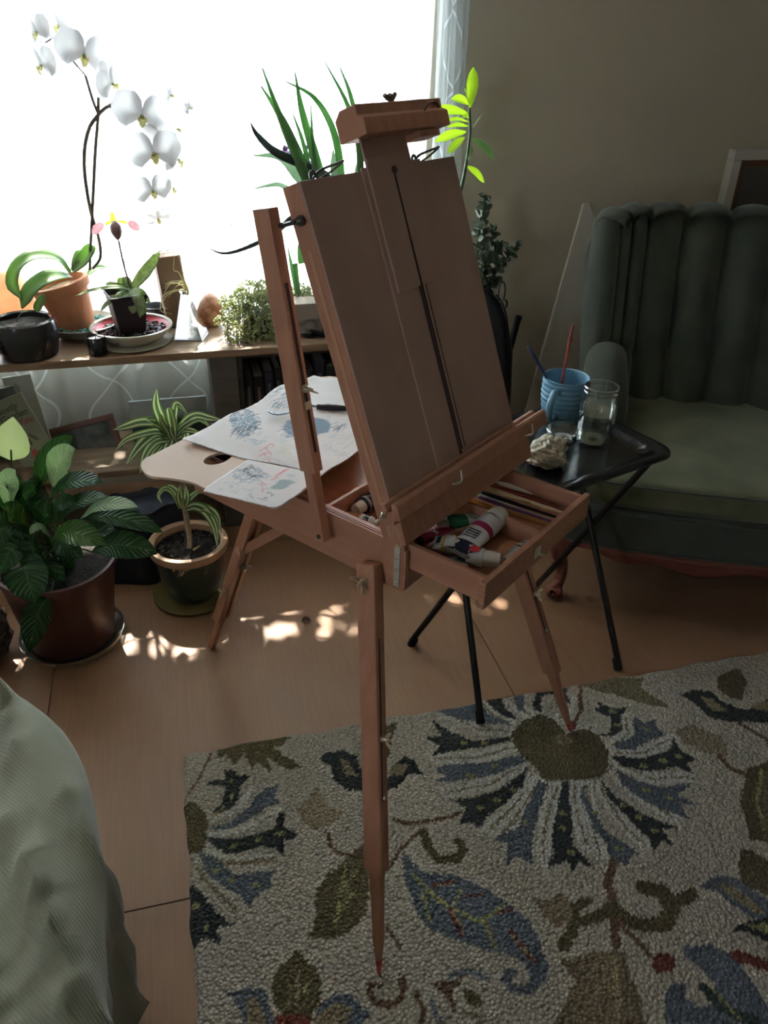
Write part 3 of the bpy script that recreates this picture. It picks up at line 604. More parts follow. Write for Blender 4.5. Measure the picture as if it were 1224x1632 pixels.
for k in range(5): fj.box(DX1-.0125, DX1-.0005, -.0004, .0002, DZ0+.002+k*.0095, DZ0+.0065+k*.0095)
fj.build('finger_joint', mat('end grain', (.30, .15, .09), .6), dr, smooth=False)
lt = MB(); lt.box(DX1, DX1+.002, .165, .185, DZ0+.012, DZ0+.034); lt.tube([(DX1+.003, .168, DZ0+.030), (DX1+.008, .170, DZ0+.022), (DX1+.009, .182, DZ0+.016), (DX1+.004, .184, DZ0+.010)], .0016, 8, smooth=12)
lt.ball((DX1+.003, .175, DZ0+.030), .0035, 8); lt.build('latch', steel, dr)
# hinge strips on the front corners
for yy, s_ in ((0, -1), (W, 1)):
    h = MB(); y0_, y1_ = sorted((yy+s_*.0005, yy+s_*.0025)); h.box(-.019, -.007, y0_, y1_, Z0+.008, BZ+.014)
    hs = h.build('hinge_strip', steel, ez, smooth=False, bevel=.0008)
    sc = MB()
    for k in range(4): sc.ball((-.013, yy+s_*.003, Z0+.018+k*.026), .0035, 8, (1, .5, 1))
    sc.build('screw', brass, hs)
# lid (painting panel), local frame: along v up the panel, w out of its face
TH = R(21); cT, sT = math.cos(TH), math.sin(TH)
def LP(y, v, w=0): return Vector((-v*sT+w*cT, y, BZ+v*cT+w*sT))
LM = Matrix(((0, -sT, cT, 0), (1, 0, 0, 0), (0, cT, sT, BZ), (0, 0, 0, 1)))     # columns: y, v, w
LW0, LW1, LH, LD = -.004, .400, .597, .040
b = MB(); ft = .012
b.box(LW0, LW0+ft, .0, LH, -LD, -.004, LM).box(LW1-ft, LW1, 0, LH, -LD, -.004, LM).box(LW0+ft, LW1-ft, 0, ft, -LD, -.004, LM).box(LW0+ft, LW1-ft, LH-ft, LH, -LD, -.004, LM)
lid = b.build('panel_frame', beechz, ez, smooth=False, bevel=.001)
MB().box(LW0, LW1, .0, LH, -.004, 0, LM).build('panel', plyd, ez, smooth=False, bevel=.0008)
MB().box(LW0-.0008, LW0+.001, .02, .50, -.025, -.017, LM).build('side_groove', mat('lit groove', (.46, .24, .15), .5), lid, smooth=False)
# centre mast: two strips with a groove, and the sliding post
b = MB(); b.box(.135, .205, .08, LH+.004, 0, .0035, LM).box(.214, .292, .08, LH+.004, 0, .0035, LM)
ms = b.build('mast_strip', plyd, ez, smooth=False, bevel=.0006)
MB().box(.205, .214, .08, LH, -.0002, .0008, LM).build('mast_groove', darkslot, ms, smooth=False)
MB().box(.145, .262, .40, .655, .0036, .0075, LM).build('sliding_post', plyd, ez, smooth=False, bevel=.0006)
MB().tube([LP(.2095, .59, .0076), LP(.2095, .59, .010)], .006, 14).build('post_screw', darkslot, ez)
MB().box(.2065, .2115, .10, .59, .0034, .0079, LM).box(.224, .2255, .10, .40, .0034, .0041, LM).build('post_slot', darkslot, ms, smooth=False)
# top clamp
prof = [(-.018, .642), (.040, .642), (.040, .666), (.030, .672), (.030, .688), (-.004, .688), (-.018, .676)]
def bar(y0, y1, prof_, name, par, m_=beechz):
    n = len(prof_); v = [LP(y0, q[1], q[0]) for q in prof_]+[LP(y1, q[1], q[0]) for q in prof_]
    return MB().add(v, [tuple(range(n))[::-1], tuple(range(n, 2*n))]+[(i, (i+1) % n, n+(i+1) % n, n+i) for i in range(n)]).build(name, m_, par, smooth=False, bevel=.0012)
tc_ = bar(.125, .352, prof, 'top_clamp', ez)
bar(.272, .330, [(-.006, .630), (.030, .630), (.030, .641), (-.006, .641)], 'clamp_plate', tc_)
kn = MB(); kn.tube([LP(.242, .688, .01), LP(.242, .700, .01)], .005, 12); kn.tube([LP(.228, .703, .01), LP(.236, .698, .01), LP(.242, .700, .01), LP(.248, .698, .01), LP(.258, .704, .01)], [.0035, .005, .0055, .005, .0035], 8, smooth=10)
kn.build('clamp_knob', mat('bronzed metal', (.16, .11, .09), .45, metal=.7), tc_)
hk = MB(); hk.tube([LP(.285, .668, .041), LP(.295, .676, .046), LP(.315, .676, .046), LP(.325, .670, .042)], .002, 8, smooth=12); hk.build('clamp_hook', MATS['bronzed metal'], tc_)
# bottom ledge
lp = [(.0, .052), (.020, .052), (.022, .060), (.036, .060), (.037, .086), (.032, .090), (.025, .090), (.023, .078), (.013, .078), (.011, .090), (.0, .090)]
lg = bar(-.030, .468, lp, 'ledge', ez)
bar(-.006, .425, [(.0, .004), (.010, .004), (.013, .052), (.0, .052)], 'ledge_base', ez)
for yy in (.135, .39):
    e_ = MB(); e_.tube([LP(yy-.016, .066, .038), LP(yy-.006, .064, .043), LP(yy+.006, .064, .043), LP(yy+.014, .080, .040)], .0017, 8, smooth=12); e_.ball(LP(yy, .062, .038), .005, 8, (1, 1, .4)); e_.build('ledge_catch', steel, lg)
def wingnut(name, c, ax, par, side=(0, 0, 1), s=1, m_=None):
    c = Vector(c); ax = Vector(ax).normalized(); sd = Vector(side); sd = (sd-ax*sd.dot(ax)).normalized(); w_ = MB()
    w_.tube([c-ax*.004*s, c+ax*.004*s], .0075*s, 14); w_.tube([c, c+ax*.018*s], .003*s, 8)
    w_.tube([c+ax*.004*s, c+ax*.012*s], [.0058*s, .0042*s], 12)
    for q in (-1, 1): w_.tube([c+ax*.008*s+sd*q*.003*s, c+ax*.013*s+sd*q*.010*s, c+ax*.020*s+sd*q*.016*s], [.0035*s, .0042*s, .0026*s], 8, flat=.5, hint=ax.cross(sd), smooth=6)
    return w_.build(name, m_ or brass, par)
# bolts at panel corner and ledge corner
wingnut('panel_bolt', LP(LW0-.002, .545, -.018), (0, -1, 0), ez, (1, 0, .3), 1.1, mat('aged steel', (.12, .11, .10), .4, metal=.8))
wingnut('hinge_nut', LP(-.022, .072, .002), (.2, -1, 0), ez, (.6, 0, 1), 1.1)
# latches on the panel's top edge
for yy in (.075, .335):
    m_ = MB(); m_.tube([LP(yy-.03, LH, -.025), LP(yy-.012, LH+.013, -.02), LP(yy+.02, LH+.018, -.01), LP(yy+.034, LH+.020, -.006)], .0022, 8, smooth=10)
    m_.tube([LP(yy-.03, LH, -.005), LP(yy-.0, LH+.008, -.005), LP(yy+.03, LH+.018, -.006)], .0018, 8, smooth=8); m_.tube([LP(yy-.034, LH, -.02), LP(yy-.036, LH+.010, -.018), LP(yy-.028, LH+.014, -.018), LP(yy-.02, LH, -.018)], .0022, 8, smooth=10)
    m_.box(yy-.034, yy+.004, LH-.001, LH+.0012, -.03, -.008, LM); m_.build('lid_latch', MATS['aged steel'], ez)
# a folding arm each side (upper channel, lower tongue)
def obox(m, A, B_, ex, hx, hy, cut=0):
    """bar from A to B; hx half size along ex (made square to AB), hy half size on the third axis"""
    A, B_ = Vector(A), Vector(B_); z = (B_-A).normalized(); x = Vector(ex); x = (x-z*x.dot(z)).normalized(); y = z.cross(x)
    M = Matrix(((x[0], y[0], z[0], A[0]), (x[1], y[1], z[1], A[1]), (x[2], y[2], z[2], A[2]), (0, 0, 0, 1))); L_ = (B_-A).length
    m.box(-hx, hx, -hy, hy, 0, L_, M); return M, L_
for s_, Y_ in ((-1, -.022), (1, W+.030)):
    A = Vector((-.272, Y_, 1.372)); P_ = Vector((-.168, Y_, BZ-.035)); Bm = A.lerp(P_, .775)
    m = MB(); obox(m, A, Bm, (1, 0, 0), .018, .011); ua = m.build('upper_arm', beechz, ez, smooth=False, bevel=.0015)
    m = MB(); obox(m, A.lerp(P_, .66), P_+(P_-A).normalized()*.012, (1, 0, 0), .010, .0105); la = m.build('lower_arm', beechz, ez, smooth=False, bevel=.0015)
    # slot on the face toward the painter
    m = MB(); off = Vector((.0182, 0, .004)); obox(m, A.lerp(P_, .20)+off, A.lerp(P_, .71)+off, (1, 0, 0), .0006, .0028); m.build('arm_slot', darkslot, ua, smooth=False)
    m = MB(); off = Vector((.0182, 0, .004)); obox(m, A.lerp(P_, .20)+Vector((.0182, s_*.008, .004)), A.lerp(P_, .50)+Vector((.0182, s_*.008, .004)), (1, 0, 0), .0006, .0022); m.build('arm_bead', beech, ua, smooth=False)
    wingnut('arm_wing_nut', A.lerp(P_, .505)+Vector((.018, 0, .003)), (1, 0, .1), ua, (.2, -1, .8), .95)
    m = MB(); m.box(A.lerp(P_, .55).x+.015, A.lerp(P_, .55).x+.022, Y_-.006, Y_+.006, A.lerp(P_, .55).z-.008, A.lerp(P_, .55).z+.006); m.build('arm_stop', brass, ua, smooth=False, bevel=.001)
    m = MB(); m.tube([P_+Vector((0, s_*.009, 0)), P_+Vector((0, s_*.0125, 0))], .0045, 12); m.build('pivot_screw', mat('dark screw', (.05, .04, .035), .4), la)
    m = MB(); m.tube([LP(LW0 if s_ < 0 else LW1, .545, -.02), A+Vector((0, 0, -.03))], .004, 8); m.build('arm_pin', MATS['aged steel'], ua)
# front legs: channel with slot, tongue with a red-tipped foot
for s_, Y_, YF in ((-1, -.018, -.222), (1, W+.030, W+.222)):
    A = Vector((-.060, Y_, .775)); Fp = Vector((.143, YF, RUGZ)); u = (Fp-A).normalized(); T_ = A-u*.032
    E1 = A.lerp(Fp, .715)
    m = MB(); M_, L_ = obox(m, T_+u*.006, E1, (1, 0, 0), .0205, .0145); ul = m.build('leg', beechz, ez, smooth=False, bevel=.0035)
    m = MB(); rowm = [(.012, 0), (.012, .155), (.0085, .178), (.004, .20)]
    z_ = u; x_ = Vector((1, 0, 0)); x_ = (x_-z_*x_.dot(z_)).normalized(); y_ = z_.cross(x_); S0 = E1-u*.15; LL = (Fp-S0).length
    rows_ = []
    for tt, h1, h2 in ((0, .0125, .0085), (.50, .0125, .0085), (.54, .0110, .008), (.80, .0095, .0068), (.945, .0045, .0045)):
        rows_.append([S0+u*LL*tt+x_*a*h1+y_*c*h2 for a, c in ((-1, -1), (1, -1), (1, 1), (-1, 1))])
    o_ = len(m.v); m.grid(rows_, closev=True); m.f.append((0, 1, 2, 3)); m.f.append((16, 17, 18, 19)); tg = m.build('leg_extension', beechz, ul, smooth=False, bevel=.001)
    MB().tube([S0+u*LL*.91, Fp], [.0078, .0070, .0035], 10).build('foot_tip', mat('red rubber', (.45, .07, .045), .6), tg)
    # shoulder below the channel: chamfered end
    m = MB(); obox(m, E1, E1+u*.016, (1, 0, 0), .0135, .0105); m.build('leg_shoulder', beechz, ul, smooth=False, bevel=.003)
    fo = x_*.0207
    m = MB(); obox(m, A+u*.11+fo+y_*(.004), A+u*.43+fo+y_*.004, x_, .0006, .0018); m.build('leg_slot', darkslot, ul, smooth=False)
    wingnut('leg_wing_nut', A+Vector((.0, s_*.014, 0)), (0, s_, 0), ul, (-.6, 0, .5), 1.15)
    wingnut('extension_wing_nut', A+u*.305+x_*.021, x_, ul, (.0, .3, 1), .95)
    m = MB(); m.ball(A+u*.425+x_*.0215, .004, 8); m.build('slot_screw', steel, ul)
# rear leg: wide channel, strut to the box
A = Vector((-.525, .205, .770)); Fp = Vector((-.861, .217, .002)); u = (Fp-A).normalized(); E1 = A.lerp(Fp, .80)
m = MB(); obox(m, A.lerp(Fp, .02)+Vector((0, -.017, 0)), E1+Vector((0, -.017, 0)), (1, 0, 0), .014, .0075); obox(m, A.lerp(Fp, .02)+Vector((0, .017, 0)), E1+Vector((0, .017, 0)), (1, 0, 0), .014, .0075)
rl = m.build('leg', beechz, ez, smooth=False, bevel=.002)
m = MB(); obox(m, A.lerp(Fp, .28), Fp, (1, 0, 0), .009, .0092); m.build('leg_extension', beechz, rl, smooth=False, bevel=.002)
wingnut('leg_wing_nut', A.lerp(Fp, .62)+Vector((0, -.024, 0)), (0, -1, 0), rl, (0, 0, 1), 1)
wingnut('extension_wing_nut', A.lerp(Fp, .50)+Vector((.014, 0, 0)), (1, 0, .2), rl, (0, 1, 0), 1)
MB().tube([A.lerp(Fp, .40)+Vector((.006, -.03, 0)), A.lerp(Fp, .40)+Vector((.012, .03, 0))], .010, 10).build('strut_pivot', mat('pale block', (.5, .27, .18), .5), rl)
m = MB(); S1 = A.lerp(Fp, .40)+Vector((.012, 0, 0)); S2 = Vector((-.30, .205, Z0+.001)); obox(m, S1, S2, (0, 0, 1), .012, .016); st = m.build('strut', beech, ez, smooth=False, bevel=.0015)
for yy in (.03, W-.075):
    MB().box(-D-.001, -D-.0004, yy, yy+.03, Z0+.02, Z0+.05).build('corner_plate', brass, box, smooth=False)
# carrying the box front block seen under the drawer
MB().box(.0, .004, .0, .011, Z0+.004, BZ-.012).build('corner_block', beech, box, smooth=False, bevel=.001)

# ================================================================ PALETTE, SHEETS, PALETTE KNIFE (lying on the back of the box)
PZ = .876
def pl(pts, z): return [(lambda p: (p.x, p.y))(on_z(px, py, z)) for px, py in pts]
def smoothpoly(P, r=3, it=3):
    for _ in range(it): P = [q for a, c in zip(P, P[1:]+P[:1]) for q in ((a[0]*.75+c[0]*.25, a[1]*.75+c[1]*.25), (a[0]*.25+c[0]*.75, a[1]*.25+c[1]*.75))]
    return P
pal = pl([(224, 748), (228, 735), (246, 727), (330, 684), (420, 640), (505, 600), (560, 606), (582, 640), (572, 714), (505, 765), (450, 800), (395, 790), (335, 786), (306, 770), (262, 764), (236, 762)], PZ-.005)
pal = smoothpoly(pal, it=2)
th0 = on_z(345, 734, PZ-.005); hole = []
for k in range(20): a = 2*math.pi*k/20; q = on_z(347+22*math.cos(a)-4*math.sin(a), 734+9.5*math.sin(a)-3*math.cos(a), PZ-.005); hole.append((q.x, q.y))
def holed(poly, hole, z0, z1):
    m = bmesh.new(); vs = []
    for P in (poly, hole):
        v = [m.verts.new((p[0], p[1], z1)) for p in P]; vs.append(v)
        for i in range(len(v)): m.edges.new((v[i], v[(i+1) % len(v)]))
    bmesh.ops.triangle_fill(m, use_beauty=True, use_dissolve=False, edges=m.edges[:])
    r = bmesh.ops.extrude_face_region(m, geom=m.faces[:]); bmesh.ops.translate(m, vec=(0, 0, z0-z1), verts=[e for e in r['geom'] if isinstance(e, bmesh.types.BMVert)])
    bmesh.ops.recalc_face_normals(m, faces=m.faces[:]); me = bpy.data.meshes.new('palette'); m.to_mesh(me); m.free(); return me
me = holed(pal, hole, PZ-.0055, PZ-.0005); me.materials.append(mat('palette board', (.50, .35, .25), .55, (.56, .41, .31), 4, 5, (1, 1, 1)))
pa = bpy.data.objects.new('palette', me); C.objects.link(pa); tag(pa, 'pale wooden palette with a thumb hole lying under the sheets on the easel box', 'palette')
MB().box(-.545, -.41, .06, .10, BZ-.012, BZ-.0015).build('inner_rail', mat('pale inside wood', (.5, .3, .2), .5), ez, smooth=False)

def sheetobj(name, corners_px, z, base, thick, paintfn, mname, curl=None, step=.0022):
    P = pl(corners_px, z); xs = [p[0] for p in P]; ys = [p[1] for p in P]
    pt = Painter(min(xs), max(xs), min(ys), max(ys), step, base, 0); paintfn(pt)
    ins = inpoly(pt.X, pt.Y, P); nx, ny = pt.X.shape; Z = np.full(pt.X.shape, z)
    if curl is not None: Z = Z+curl(pt.X, pt.Y)
    idx = -np.ones(pt.X.shape, int); fc = ins[:-1, :-1] | ins[1:, :-1] | ins[1:, 1:] | ins[:-1, 1:]
    fc = (ins[:-1, :-1].astype(int)+ins[1:, :-1]+ins[1:, 1:]+ins[:-1, 1:]) >= 3
    use = np.zeros(pt.X.shape, bool); use[:-1, :-1] |= fc; use[1:, :-1] |= fc; use[1:, 1:] |= fc; use[:-1, 1:] |= fc
    idx[use] = np.arange(use.sum()); v = np.stack([pt.X[use], pt.Y[use], Z[use]], -1); I, J = np.nonzero(fc)
    f = np.stack([idx[I, J], idx[I+1, J], idx[I+1, J+1], idx[I, J+1]], -1)
    m = MB(); m.v = [Vector(p) for p in v]; m.f = [tuple(int(a) for a in q) for q in f]; m.uv = [(0, 0)]*len(v)
    return m.build(name, attrmat(mname, .75, .12, 25), None, smooth='all', solid=thick, paint=pt.col[use])
def Q(z): return lambda px, py: (lambda p: (p.x, p.y))(on_z(px, py, z))
PW = (.80, .775, .775)
def strokes(pt, q, x0, y0, x1, y1, n, c, w=.0012, ln=9, ang=.2):
    rnd = random.Random(int(x0*7+y0))
    for _ in range(n):
        u_, v_ = rnd.random(), rnd.random(); cx_, cy_ = x0+(x1-x0)*u_+(y1-y0)*.0, y0+(y1-y0)*v_
        if ((u_-.5)**2+(v_-.5)**2) > .25: continue
        a = ang+rnd.uniform(-.5, .5); l = rnd.uniform(.4, 1)*ln
        pt.line([q(cx_-l*math.cos(a), cy_+l*math.sin(a)), q(cx_, cy_-1.5), q(cx_+l*math.cos(a), cy_-l*math.sin(a))], w*rnd.uniform(.6, 1.3), c, .8)
def paint_big(pt):
    q = Q(PZ+.002); pt.col[..., :3] *= (1+.02*np.sin(pt.X*60+3*np.sin(pt.Y*30)))[..., None]
    strokes(pt, q, 368, 652, 412, 700, 170, (.09, .16, .24), .0011, 9, .35)
    strokes(pt, q, 372, 660, 412, 692, 34, (.36, .50, .60), .0018, 8, .35)
    strokes(pt, q, 430, 615, 478, 655, 90, (.28, .34, .42), .0010, 9, .3)
    strokes(pt, q, 378, 690, 425, 712, 26, (.42, .50, .58), .0010, 8, .3)
    pt.poly([q(*p) for p in ((450, 684), (457, 670), (478, 668), (500, 668), (515, 671), (527, 680), (524, 690), (508, 692), (500, 702), (484, 702), (466, 696), (455, 690))], (.20, .30, .42), .85)
    pt.poly([q(*p) for p in ((497, 672), (522, 672), (527, 680), (520, 690), (505, 690))], (.22, .33, .45), .6)
    strokes(pt, q, 448, 668, 500, 702, 60, (.09, .15, .24), .0010, 7, .0); strokes(pt, q, 525, 676, 552, 690, 26, (.22, .28, .35), .0012, 6, .3)
    for x_, y_ in ((415, 720), (420, 726), (412, 728), (425, 715), (418, 735)): pt.line([q(x_, y_), q(x_+9, y_-4), q(x_+12, y_+1)], .0016, (.75, .22, .27), .6)
    for y_ in (716, 720, 724): pt.line([q(446, y_), q(463, y_+4)], .0013, (.62, .66, .28), .8)
    strokes(pt, q, 520, 690, 560, 730, 30, (.55, .57, .62), .0008, 8, .1); strokes(pt, q, 430, 700, 500, 745, 40, (.60, .61, .66), .0009, 14, -.15)
def curl_big(X, Y):
    e0 = on_z(292, 706, PZ); return .0035*np.sin(X*34+Y*19)*np.exp(-((X-.15)**2)*8)+.003+.004*np.exp(-((X-e0.x)**2+(Y-e0.y)**2)/.003)
big = [(290, 706), (330, 683), (372, 662), (420, 637), (448, 616), (470, 607), (490, 604), (500, 601), (520, 607), (545, 606), (562, 640), (577, 690), (580, 713), (540, 742), (506, 766), (480, 752), (440, 741), (385, 730), (330, 715)]
bs = sheetobj('painted_sheet', big, PZ+.001, PW, .0012, paint_big, 'paper', curl_big)
tag(bs, 'large white paper sheet with blue brush marks, lying on the palette behind the easel panel', 'paper')
def paint_pad(pt):
    q = Q(PZ+.010)
    strokes(pt, q, 372, 744, 425, 770, 70, (.35, .42, .50), .0012, 5, .2); strokes(pt, q, 385, 742, 420, 760, 26, (.08, .11, .16), .0011, 5, 0)
    strokes(pt, q, 350, 755, 460, 795, 60, (.55, .60, .66), .0012, 5, 0); strokes(pt, q, 395, 785, 450, 800, 16, (.30, .34, .40), .0013, 5, 0)
    pt.poly([q(*p) for p in ((430, 777), (440, 772), (445, 765), (458, 764), (472, 768), (462, 773), (452, 779), (438, 780))], (.25, .35, .40), .8)
    pt.poly([q(*p) for p in ((455, 757), (465, 754), (472, 758), (464, 762))], (.5, .56, .62), .7)
    for x_, y_ in ((433, 765), (437, 760), (441, 757), (446, 754), (450, 751)): pt.line([q(x_, y_), q(x_+9, y_-4)], .0016, (.78, .22, .28), .7)
    pt.line([q(417, 768), q(419, 784)], .0016, (.75, .25, .3), .6); pt.line([q(417, 770), q(424, 772)], .0014, (.75, .25, .3), .6); pt.line([q(452, 750), q(460, 747)], .002, (.8, .3, .35), .6)
padpx = [(324, 783), (330, 776), (395, 733), (430, 740), (480, 750), (504, 764), (478, 786), (448, 806), (436, 810), (380, 796)]
for k in range(3):
    if k < 2:
        P = pl([(x_+k*1.5, y_+k*.5) for x_, y_ in padpx], PZ+.004+k*.0022); m = MB().prism(P, PZ+.0035+k*.0022, PZ+.0045+k*.0022)
        o = m.build('paper_sheet', mat('plain paper', PW, .8), None, smooth=False); tag(o, 'plain paper sheet in the small pile on the palette, %s' % ('lowest of the pile' if k == 0 else 'just under the top painted one'), 'paper')
pd = sheetobj('test_sheet', padpx, PZ+.0092, (.81, .785, .785), .0012, paint_pad, 'paper')
tag(pd, 'small white sheet with grey, blue and red paint tests at the palette front corner', 'paper')
# palette knife: blade and cranked neck to the left of the arm, dark handle to its right
KZ = PZ+.012; kn = thing('palette_knife', 'palette knife with a dark handle and thin cranked blade lying on the large white sheet', 'palette knife', on_z(500, 650, KZ)); ko = kn.location
q = lambda px, py, dz=0: on_z(px, py, KZ+dz)-ko
m = MB(); m.tube([q(505, 648), q(530, 649), q(560, 651)], [.008, .011, .010, .008], 12, flat=.7, smooth=8); m.build('handle', mat('black lacquer', (.025, .022, .03), .25), kn)
m = MB(); m.tube([q(505, 648), q(480, 645), q(470, 652), q(462, 657)], [.0028, .0022, .002], 8, smooth=12); m.build('neck', mat('grey steel', (.09, .09, .10), .45, metal=.7), kn)
m = MB(); m.leaf([q(463, 657), q(450, 659), q(438, 659), q(425, 654)], .007, (0, 0, 1), 0, 10, [.2, .8, 1, .9, .3]); m.build('blade', MATS['grey steel'], kn, solid=.001)

# ================================================================ PAINT TUBES AND BRUSHES IN THE DRAWER
capw = mat('off white plastic', (.62, .56, .48), .45)
def paint_tube(label, loc, rot, L_, r, body, cf=.74, band=None, bcol=None, txt=None, txtc=None, roll=0, tilt=0, capc=None, capl=.022, bands=(), lines=()):
    """cap end at -x; loc and rot in easel axes"""
    M_ = EM @ Matrix.Translation(loc) @ Matrix.Rotation(rot, 4, 'Z') @ Matrix.Rotation(tilt, 4, 'Y') @ Matrix.Rotation(roll, 4, 'X')
    t = thing('paint_tube', label, 'paint tube', (0, 0, 0), 0, 'paint tubes in the easel drawer'); t.matrix_world = M_
    def ring(x, ry, rz): return [(x, ry*math.cos(a), rz*math.sin(a)) for a in [2*math.pi*k/20 for k in range(20)]]
    def sec(f): # f 0..1 from shoulder to crimp
        return (r*(1+.18*f), r*(1-f**1.4)+.0009)
    m = MB(); rows = [ring(-.0035, r*.55, r*.55), ring(0, r, r)]+[ring(L_*f, *sec(f)) for f in (.08, .2, .35, .5, .65, .8, .92, 1)]
    for i, rw in enumerate(rows[2:]): rows[i+2] = [(x, y, z+.0011*math.sin(y*700+i*2)*(1 if z > 0 else -.6)) for x, y, z in rw]
    m.grid(rows, closev=True); m.f.append(tuple(range(20))[::-1]); m.f.append(tuple(range(180, 200))); m.build('tube_body', body, t, smooth='all')
    m = MB(); m.box(L_*.985, L_*1.035, -r*1.2, r*1.2, -.0016, .0016); m.build('crimp', mat('tube metal', (.5, .5, .5), .3, metal=.8), t, smooth=False, bevel=.0006)
    m = MB(); cr = r*cf; m.tube([(-capl-.003, 0, 0), (-capl, 0, 0), (-.003, 0, 0), (-.001, 0, 0)], [cr*.86, cr*.94, cr, cr], 18); m.build('cap', capc or capw, t)
    for f0, f1, bm2 in bands:
        m = MB(); m.grid([[(x, y*1.012, z*1.03+(.0004 if z > 0 else -.0004)) for x, y, z in ring(L_*f, *sec(f))] for f in np.linspace(f0, f1, 5)], closev=True); m.build('label_band', bm2, t, smooth='all')
    if lines:
        m = MB()
        for f in lines: m.box(L_*f-.0012, L_*f+.0012, -r*.6, r*.55, sec(f)[1], sec(f)[1]+.0012)
        m.build('print_lines', inkd, t, smooth=False)
    if txt:
        for s_, fx, fz, sz, cc in txt:
            Mx = Matrix.Translation((L_*fx, 0, sec(fx)[1]+.0016)) @ Matrix.Rotation(math.pi if not fz else math.pi/2*fz, 4, 'Z')
            text(s_, sz, cc, t, Mx)
    return t
tw = mat('white tube', (.62, .61, .60), .3, spec=.6); tblack = mat('black tube', (.02, .022, .03), .3); tred = mat('crimson tube', (.32, .02, .05), .35)
tgreen = mat('green tube', (.02, .16, .07), .35); tor = mat('orange tube', (.70, .28, .04), .4); tyel = mat('yellow stripe', (.62, .42, .06), .5); tsil = mat('silver tube', (.50, .52, .55), .3, metal=.6)
tnavy = mat('navy print', (.03, .035, .07), .5); tmag = mat('magenta stripe', (.34, .02, .08), .4); inkw = mat('white ink', (.75, .74, .72), .5); inkd = mat('dark ink', (.05, .05, .08), .5)
def ez_at(px, py, z): p = EI @ on_z(px, py, z); return Vector((p.x, p.y, z))
def place(pa_, pb_, z): # from cap end pixel to crimp pixel
    a, c_ = ez_at(*pa_, z), ez_at(*pb_, z); d = c_-a; return a, math.atan2(d.y, d.x), d.length
ZB = DZ0+.004
def mk(label, pa_, pb_, h, r, body, **k):
    a, rot, L_ = place(pa_, pb_, ZB+h); capl = k.pop('capl', .02); d = Vector((math.cos(rot), math.sin(rot), 0)); return paint_tube(label, a+d*capl, rot, L_-capl, r, body, capl=capl, **k)
mk('black paint tube with white lettering and white cap at the back of the drawer', (568, 812), (612, 786), .019, .0165, tblack, txt=[('BASICS', .62, 1, .013, inkw)], bands=[(.02, .12, mat('grey band', (.3, .28, .26), .4))])
mk('crimson paint tube with BASICS lettering beside the black tube', (603, 838), (640, 795), .010, .0150, tred, txt=[('BASICS', .45, 1, .014, inkw)])
mk('orange and white paint tube lying against the left wall of the drawer', (608, 838), (553, 818), .008, .010, tw, bands=[(.45, .98, tor), (.1, .3, tblack)])
mk('dark crimson paint tube with pale cap at the left edge of the drawer front', (645, 872), (718, 838), .014, .0130, tred, txt=[('BASICS', .5, 1, .010, inkw)], bands=[(.0, .15, tblack)])
mk('green and white paint tube with white cap under the hinged ledge', (696, 838), (768, 822), .018, .0140, tgreen, bands=[(.5, .98, tw)], capl=.024)
mk('large white paint tube with a magenta stripe lying across the pile', (796, 822), (728, 880), .030, .0215, tw, cf=1.0, tilt=.0, bands=[(.28, .40, tmag), (.74, .98, tnavy)], lines=(.5,.55,.6,.65), capc=mat('pale cap', (.66, .64, .60), .4), capl=.030)
mk('flattened white paint tube with a yellow stripe under the tube with the red spot', (742, 872), (692, 864), .024, .018, tw, bands=[(.45, .58, tyel)], lines=(.7,.78,.86))
rt_ = mk('white and black paint tube with a red round spot and wide white cap', (794, 893), (732, 882), .024, .0165, tw, bands=[(.66, .98, tblack)], lines=(.38,.46,.54), cf=.9, capl=.026)
m = MB(); m.tube([(.016, .003, .0165), (.016, .003, .0178)], .0095, 20, flat=1, hint=(1, 0, 0)); m.build('red_spot', mat('red spot', (.55, .03, .04), .35), rt_)
mk('grey metal paint tube lying under the others near the front left of the drawer', (742, 906), (698, 892), .009, .014, tsil)
mk('pinkish white paint tube with two dark stripes along the front wall of the drawer', (806, 893), (848, 862), .010, .011, tw, bands=[(.3, .38, tnavy), (.6, .68, tnavy)])
def brush(label, a, c_, r, hm, tipc, fer=.025, tip=.016, name='paintbrush', grp='brushes in the easel drawer', ferm=None, tipflat=.5):
    a, c_ = Vector(a), Vector(c_); d = (c_-a).normalized(); t = thing(name, label, 'paintbrush', a, 0, grp); L_ = (c_-a).length
    m = MB(); m.tube([Vector((0, 0, 0)), d*L_*.12, d*L_*.5, d*(L_-fer-tip-.02), d*(L_-fer-tip)], [r*.45, r*.6, r*.8, r, r*.75], 10, smooth=16); m.build('handle', hm, t)
    m = MB(); m.tube([d*(L_-fer-tip), d*(L_-tip)], [r*.78, r*.70], 10); m.build('ferrule', ferm or steel, t)
    m = MB(); m.tube([d*(L_-tip), d*(L_-tip*.5), d*L_], [r*.68, r*.8, r*.25], 10, flat=tipflat, smooth=6); m.build('bristles', tipc, t)
    return t
bw = lambda n, c: mat(n, c, .35)
brz = ZB+.006
